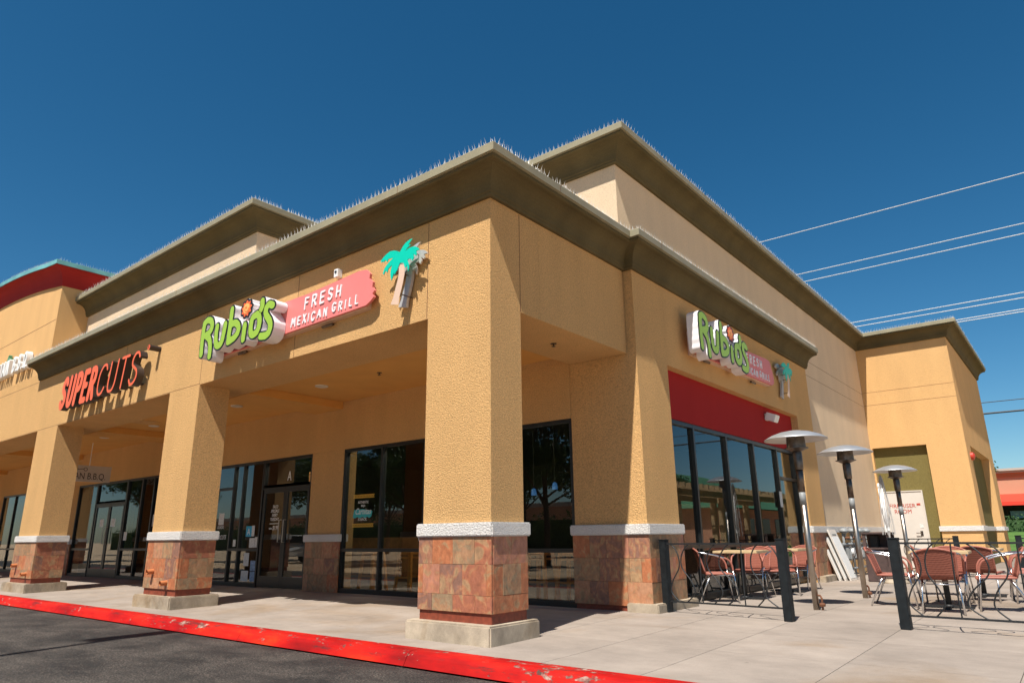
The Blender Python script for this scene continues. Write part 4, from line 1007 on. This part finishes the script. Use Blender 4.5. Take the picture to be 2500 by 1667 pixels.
# ------------ heaters
def make_heater(label):
    t = thing('patio_heater', label, 'heater', group='standing patio heaters')
    MB().tube([(0,0,0), (0,0,1.60)], .042, 18).build('pole', 'steel', t, world=False, smooth=True)
    MB().tube([(0,0,1.60), (0,0,1.98)], .047, 18).build('upper_pole', 'steel_dark', t, world=False, smooth=True)
    MB().tube([(0,0,1.42), (0,0,1.62)], .0455, 18).build('label_sleeve', 'pipe_grey', t, world=False, smooth=True)
    MB().lathe([(.058, 1.92), (.062, 1.94), (.066, 2.17), (.05, 2.2)], 20).build('burner_neck', 'steel_dark', t, world=False, smooth=True)
    MB().lathe([(.05, 2.18), (.12, 2.215), (.165, 2.23), (.165, 2.24), (.135, 2.245), (.128, 2.40), (.0, 2.40)], 28).build('burner', 'steel_dark', t, world=False)
    pr = [(.0, 2.497), (.10, 2.49), (.22, 2.467), (.34, 2.425), (.43, 2.375), (.445, 2.362), (.44, 2.355), (.33, 2.408), (.2, 2.448), (0, 2.476)]
    MB().lathe(pr, 40).build('hood', 'hood_alu', t, world=False, smooth=True)
    MB().tube([(.09, -.02, 0), (.09, -.02, .16), (.07, -.01, .19), (.03, 0, .19)], .014, 8).lathe([(.0, .0), (.04, 0), (.045, .03), (.02, .05)], 10, (.09, -.02, .05)).build('gas_valve', 'rust', t, world=False)
    return t
h0 = make_heater('tall steel patio heater nearest the camera, right of the second post'); h0.location = (1.86, 4.78, gzf(4.78))
dup(h0, (1.96, 7.15, gzf(7.1)), 1.2, 'middle steel patio heater in front of the gas meters')
dup(h0, (1.90, 11.6, gzf(11.6)), 2.2, 'farthest steel patio heater in front of the white door')
# ------------ bare umbrella frame with hanging ribs
t = thing('umbrella_frame', 'closed patio umbrella frame without canopy, thin ribs hanging beside the far heater', 'umbrella', (1.62, 11.45, .02))
MB().tube([(1.62, 11.45, .02), (1.62, 11.45, 2.30)], .02, 10).build('pole', 'sheet_metal', t, smooth=True)
for k in range(8):
    a = k*math.pi/4; dx, dy = math.cos(a), math.sin(a)
    rb = MB().tube([(1.62+dx*.03, 11.45+dy*.03, 2.26), (1.62+dx*.09, 11.45+dy*.09, 1.7), (1.62+dx*.13, 11.45+dy*.13, 1.02)], .006, 6).build('rib', 'sheet_metal', t)
    MB().tube([(1.62+dx*.09, 11.45+dy*.09, 1.62), (1.62+dx*.03, 11.45+dy*.03, 1.15)], .006, 6).build('strut', 'sheet_metal', rb)
MB().tube([(1.62, 11.45, 1.1), (1.62, 11.45, 1.18)], .035, 10).build('runner', 'white_plastic', t)
MB().lathe([(.0, .09), (.2, .08), (.24, .03), (.24, 0)], 24, (1.62, 11.45, .015)).build('base', 'plinth_concrete', t)
# ------------ trash receptacle
t = thing('trash_receptacle', 'dark brown square trash receptacle with open top between heaters', 'trash can', (1.28, 12.0, .015))
MB().box(1.0, 1.56, 11.75, 12.25, .015, .70).build('body', 'dark_brown', t, bevel=.015)
MB().box(.97, 1.59, 11.72, 12.28, .70, .745).build('shelf', 'dark_brown', t, bevel=.01)
m = MB()
for a, b in ((1.0, 11.75), (1.5, 11.75), (1.0, 12.19), (1.5, 12.19)): m.box(a, a+.06, b, b+.06, .745, 1.03)
m.box(1.06, 1.50, 12.2, 12.24, .745, 1.03)
m.build('corner_post', 'dark_brown', t); MB().box(.98, 1.58, 11.73, 12.27, 1.03, 1.075).build('lid', 'dark_brown', t, bevel=.012)
MB().box(1.12, 1.26, 11.9, 12.18, .75, 1.0).build('liner', 'iron', t)
# ------------ white boards leaning on the far pier
for k in range(3):
    t = thing('white_board', ('front', 'middle', 'rear')[k] + ' of three white boards leaning in a stack against the far pier', 'board', (.60-.10*k, 11.95-.06*k, gzf(11.9)), group='white boards leaning on the wall')
    t.rotation_euler = (0, D(-18), 0)
    MB().box(-.035, .0, 0, .62, 0, 1.20).build('panel', 'white_paint', t, world=False, bevel=.004)
    MB().box(.0, .005, .04, .58, .05, 1.02).build('panel_face', 'white_plastic', t, world=False)
    MB().box(.0, .008, .15, .47, 1.06, 1.09).build('slot', 'pipe_grey', t, world=False)
# ------------ gas meters
t = thing('gas_meters', 'bank of grey gas meters with regulators and pipes on the beige wall', 'gas meter', (.3, 13.8, .01))
MB().tube([(.3, 12.75, .80), (.3, 15.3, .80)], .032, 10).tube([(.3, 12.75, .22), (.3, 15.3, .22)], .028, 10).build('header_pipe', 'pipe_grey', t, smooth=True)
for k, y in enumerate((12.95, 13.7, 14.5, 15.2)):
    m = MB().tube([(.3, y, .02), (.3, y, .80), (.3, y, 1.12), (.3, y+.18, 1.12), (.3, y+.18, .9)], .026, 10); m.build('riser_pipe', 'pipe_grey', t, smooth=True)
    MB().box(.2, .42, y+.04, y+.32, .42, .76).build('meter_body', 'pipe_grey', t, bevel=.04)
    m = MB().tube([(.42, y+.18, .62), (.47, y+.18, .62)], .085, 16); m.build('dial', 'white_plastic', t)
    MB().lathe([(.0, .09), (.05, .085), (.11, .03), (.11, .0), (.05, -.05), (0, -.06)], 16, (.33, y+.02, 1.10)).build('regulator', 'pipe_grey', t, smooth=True)
    MB().tube([(.36, y-.06, .95), (.44, y-.02, .95)], .03, 8).build('valve', 'rust', t)
# ------------ stools inside the windows
def make_stool(label):
    t = thing('bar_stool', label, 'stool', group='wooden bar stools behind the glass')
    MB().box(-.17, .17, -.16, .16, .735, .775).build('seat', 'wood_stool', t, world=False, bevel=.008)
    for sx in (-1, 1):
        for sy in (-1, 1):
            MB().obox((sx*.18, sy*.17, .37), (.026,0,0), (0,.026,0), Vector((-sx*.03, -sy*.03, .37))).build('leg', 'wood_stool', t, world=False)
    for z, e in ((.66, .155), (.30, .185)):
        for sy in (-1, 1): MB().box(-e, e, sy*e-.01, sy*e+.01, z, z+.035).build('rung', 'wood_stool', t, world=False)
    return t
s0 = make_stool('wooden stool at the left pane of the restaurant front window'); s0.location = (-6.5, 3.85, .03)
for x, y, lb in ((-5.4, 3.85, 'wooden stool at the right pane of the restaurant front window'), (-2.28, 3.95, 'wooden stool in the window right of the corner column'), (-1.72, 4.05, 'second wooden stool in the window right of the corner column')):
    dup(s0, (x, y, .03), .05, lb)

# ------------------------------------------------------------------ background to the right
berm = MB(); vv = []; ff = []
yy = [27.5, 32, 38, 43, 46, 48, 60]
zz = [-.12, .0, .35, .85, 1.0, 1.0, 1.0]
for y, z in zip(yy, zz): vv += [(-40, y, z), (9, y, z)]
ff = [(2*i, 2*i+1, 2*i+3, 2*i+2) for i in range(len(yy)-1)]
berm.add(vv, ff).build('lawn', 'grass', kind='structure')
t = thing('neighbour_building', 'distant pink and orange storefront with bright red awning at the right edge', 'building', (5, 52, 1.0))
MB().box(-8, 9, 50, 62, 1.0, 4.45).build('wall', 'pink_wall', t)
MB().box(-8.02, 9.02, 49.93, 62, 4.45, 4.72).build('wall_band', 'brick_orange', t)
MB().box(-8.1, 9.1, 49.8, 62.1, 4.72, 4.85).box(-8.2, 9.2, 49.65, 62.2, 4.85, 5.0).build('coping', 'grey_trim', t)
MB().add([(-8, 49.99, 3.38),(9, 49.99, 3.38),(9, 48.6, 2.85),(-8, 48.6, 2.85),(-8, 48.6, 2.62),(9, 48.6, 2.62)], [(0,1,2,3),(3,2,5,4)]).build('awning', 'red_awning', t)
for k in range(4):
    x = -7+3.6*k
    w = MB().box(x, x+3.3, 49.9, 49.97, 1.4, 2.9).build('window', 'car_glass', t)
    MB().box(x+1.2, x+2.0, 49.87, 49.89, 1.85, 2.3).build('poster', 'flyer', w)
rl = random.Random(21)
def leaves(mb, c, r, n, size, squash=1):
    for _ in range(n):
        while True:
            p = Vector((rl.uniform(-1,1), rl.uniform(-1,1), rl.uniform(-1,1)))
            if .25 < p.length < 1: break
        p = Vector((p.x*r, p.y*r, p.z*r*squash)) + c
        a = Vector((rl.gauss(0,1), rl.gauss(0,1), rl.gauss(0,1))).normalized(); b = a.orthogonal().normalized()
        b = (Matrix.Rotation(rl.uniform(0, 6.3), 3, a) @ b); q = a.cross(b); s = size*rl.uniform(.6, 1.3)
        mb.add([p-b*s, p+q*s*.5, p+b*s, p-q*s*.5], [(0,1,2,3)])
t = thing('hedge', 'clipped dark green hedge in front of the distant storefront', 'hedge', (4, 46.8, 1.0))
m = MB()
for k in range(29):
    for j in range(3): leaves(m, Vector((-6+.5*k, 46.8+rl.uniform(-.25,.25), 1.18+.3*j)), .36, 26, .09)
m.build('foliage', 'hedge_leaf', t); MB().box(-6, 8.6, 46.6, 47.0, 1.0, 1.7).build('core', 'hedge_leaf', t)
# trees: trunk with limbs, crown of leaf clumps with gaps
def make_tree(label, h, cr, seed, dens=1.0, name='shade_tree'):
    rnd = random.Random(seed); rl.seed(seed)
    t = thing(name, label, 'tree', group='trees around the car park')
    tr = MB(); top = h*.55
    tr.tube([(0,0,-.05), (.05,.03,h*.25), (-.04,.06,top), (.02,0,h*.8)], [.17, .13, .09, .03], 10)
    tips = []
    for k in range(11):
        a = k*2.4 + rnd.uniform(-.4,.4); z = h*rnd.uniform(.28, .62); L = cr*rnd.uniform(.6, 1.0)
        e = Vector((math.cos(a)*L, math.sin(a)*L, z + h*rnd.uniform(.12, .32)))
        tr.tube([(0,.03,z), (e.x*.5, e.y*.5, (z+e.z)/2+.1), tuple(e)], [.06, .035, .012], 6, sm=3); tips.append(e); tips.append(Vector((e.x*.6, e.y*.6, e.z*.96)))
    tr.build('trunk', 'bark', t, world=False)
    cm = MB()
    for e in tips: leaves(cm, e, cr*rnd.uniform(.28, .42), int(420*dens), .10, .85)
    for k in range(14):
        a = rnd.uniform(0, 6.28); rr_ = cr*rnd.uniform(0, .75); leaves(cm, Vector((math.cos(a)*rr_, math.sin(a)*rr_, h*rnd.uniform(.55, 1.0))), cr*.33, int(380*dens), .10, .85)
    cm.build('crown', 'leaf', t, world=False)
    return t
ta = make_tree('leafy shade tree in the car park mirrored in the corner window', 7.4, 2.6, 5); ta.location = (-13.2, -12.5, ROAD)
for x, y, a, s, lb in ((-20.5, -13.5, 1.2, 1.05, 'leafy shade tree in the car park mirrored in the wide front window'), (-25.5, -15.5, 3.2, 1.1, 'leafy shade tree mirrored at the right of the wide front window'),
                       (-33, -15, 2.2, 1.15, 'leafy shade tree mirrored in the entrance doors'), (-44, -9.5, 4, 1.1, 'leafy shade tree mirrored in the salon glazing'),
                       (-5.6, -7.2, .5, .68, 'small leafy tree on the near left throwing dappled shade on the asphalt')):
    d = dup(ta, (x, y, ROAD), a, lb); d.scale = (s, s, s)
d = dup(ta, (-.95, 41, .6), 2, 'leafy tree rising behind the end of the building'); d.scale = (.8, .8, .8)
for x, y, s, lb in ((17, 36, .9, 'leafy tree beyond the pergola mirrored in the side window'), (23, 44, 1.0, 'leafy tree beyond the pergola at the far end of the side street')):
    d = dup(ta, (x, y, ROAD), x, lb); d.scale = (s, s, s)
# pergola beside the patio and green-roofed shop, both mirrored in the side window
t = thing('pergola', 'tan timber pergola beside the patio mirrored in the side window', 'pergola', (11.6, 32, 0))
for x in (10.2, 13.0):
    for y in (20.5, 26, 31.5, 37, 42.5): MB().box(x-.16, x+.16, y-.16, y+.16, ROAD, 3.0).build('post', 'pergola_wood', t)
    MB().box(x-.09, x+.09, 19.6, 44, 3.001, 3.3).build('beam', 'pergola_wood', t)
for k in range(36): MB().box(9.4, 13.8, 19.9+.68*k, 20.0+.68*k, 3.301, 3.52).build('rafter', 'pergola_wood', t)
t = thing('green_roof_shop', 'low tan shop with green hipped roof across the lot mirrored in the side window', 'building', (26, 58, 0))
MB().box(18, 34, 50, 72, ROAD, 3.2).build('wall', 'pink_wall', t)
MB().add([(17,49,3.2),(35,49,3.2),(35,73,3.2),(17,73,3.2),(26,56,7.0),(26,66,7.0)], [(0,1,4),(1,2,5,4),(2,3,5),(3,0,4,5)]).build('roof', 'green_roof', t)
for k in range(5): MB().box(17.95, 18.02, 51+4*k, 53.5+4*k, .5, 2.4).build('window', 'car_glass', t)
t = thing('lamp_post', 'tall car park lamp post whose thin shadow crosses the asphalt', 'lamp post', (-3.77, -7.0, ROAD))
MB().tube([(-3.77, -7.0, .5), (-3.77, -7.0, 10.2)], [.085, .05], 12).build('pole', 'bronze', t)
MB().lathe([(.28, -.3), (.28, .6), (.25, .63), (0, .63)], 20, (-3.77, -7.0, 0)).build('footing', 'plinth_concrete', t)
MB().box(-3.95, -3.59, -7.9, -6.9, 10.15, 10.3).build('lamp_head', 'bronze', t)
t = thing('far_shop_row', 'long low pink shop row across the car park mirrored in the front glass', 'building', (-60, -60, ROAD))
MB().box(-150, 20, -70, -58, ROAD, 4.6).build('wall', 'pink_wall', t); MB().box(-150.2, 20.2, -70.2, -57.8, 4.6, 5.1).build('parapet', 'grey_trim', t)
for k in range(26): MB().box(-146+6.3*k, -142+6.3*k, -57.99, -57.9, .1, 2.8).build('window', 'car_glass', t)
for k, (x, y, s) in enumerate(((-17, -27, 1.1), (-28, -30, 1.2), (-39, -26, 1.0), (-52, -31, 1.25), (-66, -22, 1.2), (-10, -24, 1.0))):
    d = dup(ta, (x, y, ROAD), 1.7*k, 'leafy tree in the ' + ('second', 'third', 'fourth', 'fifth', 'sixth', 'first')[k] + ' planter of the back row across the car park'); d.scale = (s, s, s)
t = thing('boundary_hedge', 'tall dark green hedge in front of the shop row across the car park', 'hedge', (-50, -36, ROAD))
m = MB(); rl.seed(4)
for k in range(150): leaves(m, Vector((-115+.85*k, -36+rl.uniform(-.5, .5), rl.uniform(.8, 2.6))), 1.15, 90, .16)
m.build('foliage', 'leaf', t); MB().box(-116, 12, -36.4, -35.6, ROAD, 2.4).build('core', 'hedge_leaf', t)
# parked cars mirrored in the front glass
def make_car(label, mat):
    t = thing('parked_car', label, 'car', group='cars parked in the lot')
    side = [(-2.2,.35),(-2.22,.75),(-2.0,.92),(-1.15,1.0),(-.45,1.42),(.75,1.45),(1.55,1.05),(2.1,.95),(2.2,.65),(2.2,.35)]
    n = len(side); v = []; f = []
    for w in (-.86, .86):
        for x, z in side: v.append((x, w*(1 if z < 1.01 else .76), z))
    f = [tuple(range(n)), tuple(range(2*n-1, n-1, -1))] + [(i, i+n, (i+1) % n+n, (i+1) % n) for i in range(n)]
    MB().add(v, f).build('body', mat, t, world=False, bevel=.05, smooth=False)
    g = MB()
    for s in (-1, 1): g.add([(-.95, s*.845, 1.03), (1.3, s*.845, 1.05), (.68, s*.685, 1.39), (-.42, s*.685, 1.37)], [(0,1,2,3)] if s < 0 else [(3,2,1,0)])
    g.add([(-1.13,-.74,1.035),(-1.13,.74,1.035),(-.50,.62,1.40),(-.50,-.62,1.40)], [(0,1,2,3)]).add([(1.53,-.74,1.09),(1.53,.74,1.09),(.82,.62,1.44),(.82,-.62,1.44)], [(3,2,1,0)])
    g.build('window', 'car_glass', t, world=False)
    for x in (-1.35, 1.35):
        for s in (-1, 1):
            w = MB().tube([(x, s*.72, .33), (x, s*.90, .33)], .33, 20).build('wheel', 'tyre', t, world=False); MB().tube([(x, s*.89, .33), (x, s*.91, .33)], .19, 14).build('rim', 'steel', w, world=False)
    for s in (-1, 1): MB().box(-2.23, -2.15, s*.6-.16, s*.6+.16, .68, .80).build('headlight', 'white_plastic', t, world=False)
    return t
ca = make_car('white parked car mirrored in the corner window', 'car_white'); ca.location = (-6.2, -9.6, ROAD); ca.rotation_euler = (0, 0, D(88))
cb = make_car('dark parked car mirrored in the entrance glazing', 'car_dark'); cb.location = (-16.5, -10.4, ROAD); cb.rotation_euler = (0, 0, D(92))
dup(ca, (-28, -9.8, ROAD), D(90), 'white parked car mirrored in the salon glazing')
# ------------------------------------------------------------------ power lines
for k, (el, dark, nm) in enumerate(((.4285, 0, 'highest pale power line over the roof'), (.3645, 0, 'upper of the second pair of pale power lines'), (.350, 0, 'lower of the second pair of pale power lines'),
                                (.2772, 0, 'upper pale power line just above the end block roof'), (.2695, 0, 'lower pale power line just above the end block roof'),
                                (.2565, 0, 'upper thin cable right of the end block cornice'), (.2525, 0, 'lower thin cable right of the end block cornice'),
                                (.1485, 1, 'thin dark cable right of the end block'), (.1345, 1, 'thick dark cable right of the end block'))):
    y = 34; z = 1.07+el*(y+5.78)
    t = tag(MB().tube([(-70+4*i, y+.15*(k % 2), z+.00012*((i-20)*4-20)**2) for i in range(41)], .022 if not dark else (.02 if k == 7 else .045), 5).build('power_line', 'wire_dark' if dark else 'wire_light'), nm, 'power line', 'overhead power lines')
for x in (-70, 90):
    t = thing('utility_pole', 'wooden utility pole carrying the power lines ' + ('left' if x < 0 else 'right') + ' of the view', 'utility pole', (x, 34.1, ROAD))
    MB().tube([(x, 34.1, ROAD), (x, 34.1, 20)], [.2, .13], 12).build('pole', 'bark', t)
    for z in (18.2, 15.6, 12.0): MB().box(x-.08, x+.08, 33, 35.2, z, z+.15).build('crossarm', 'bark', t)
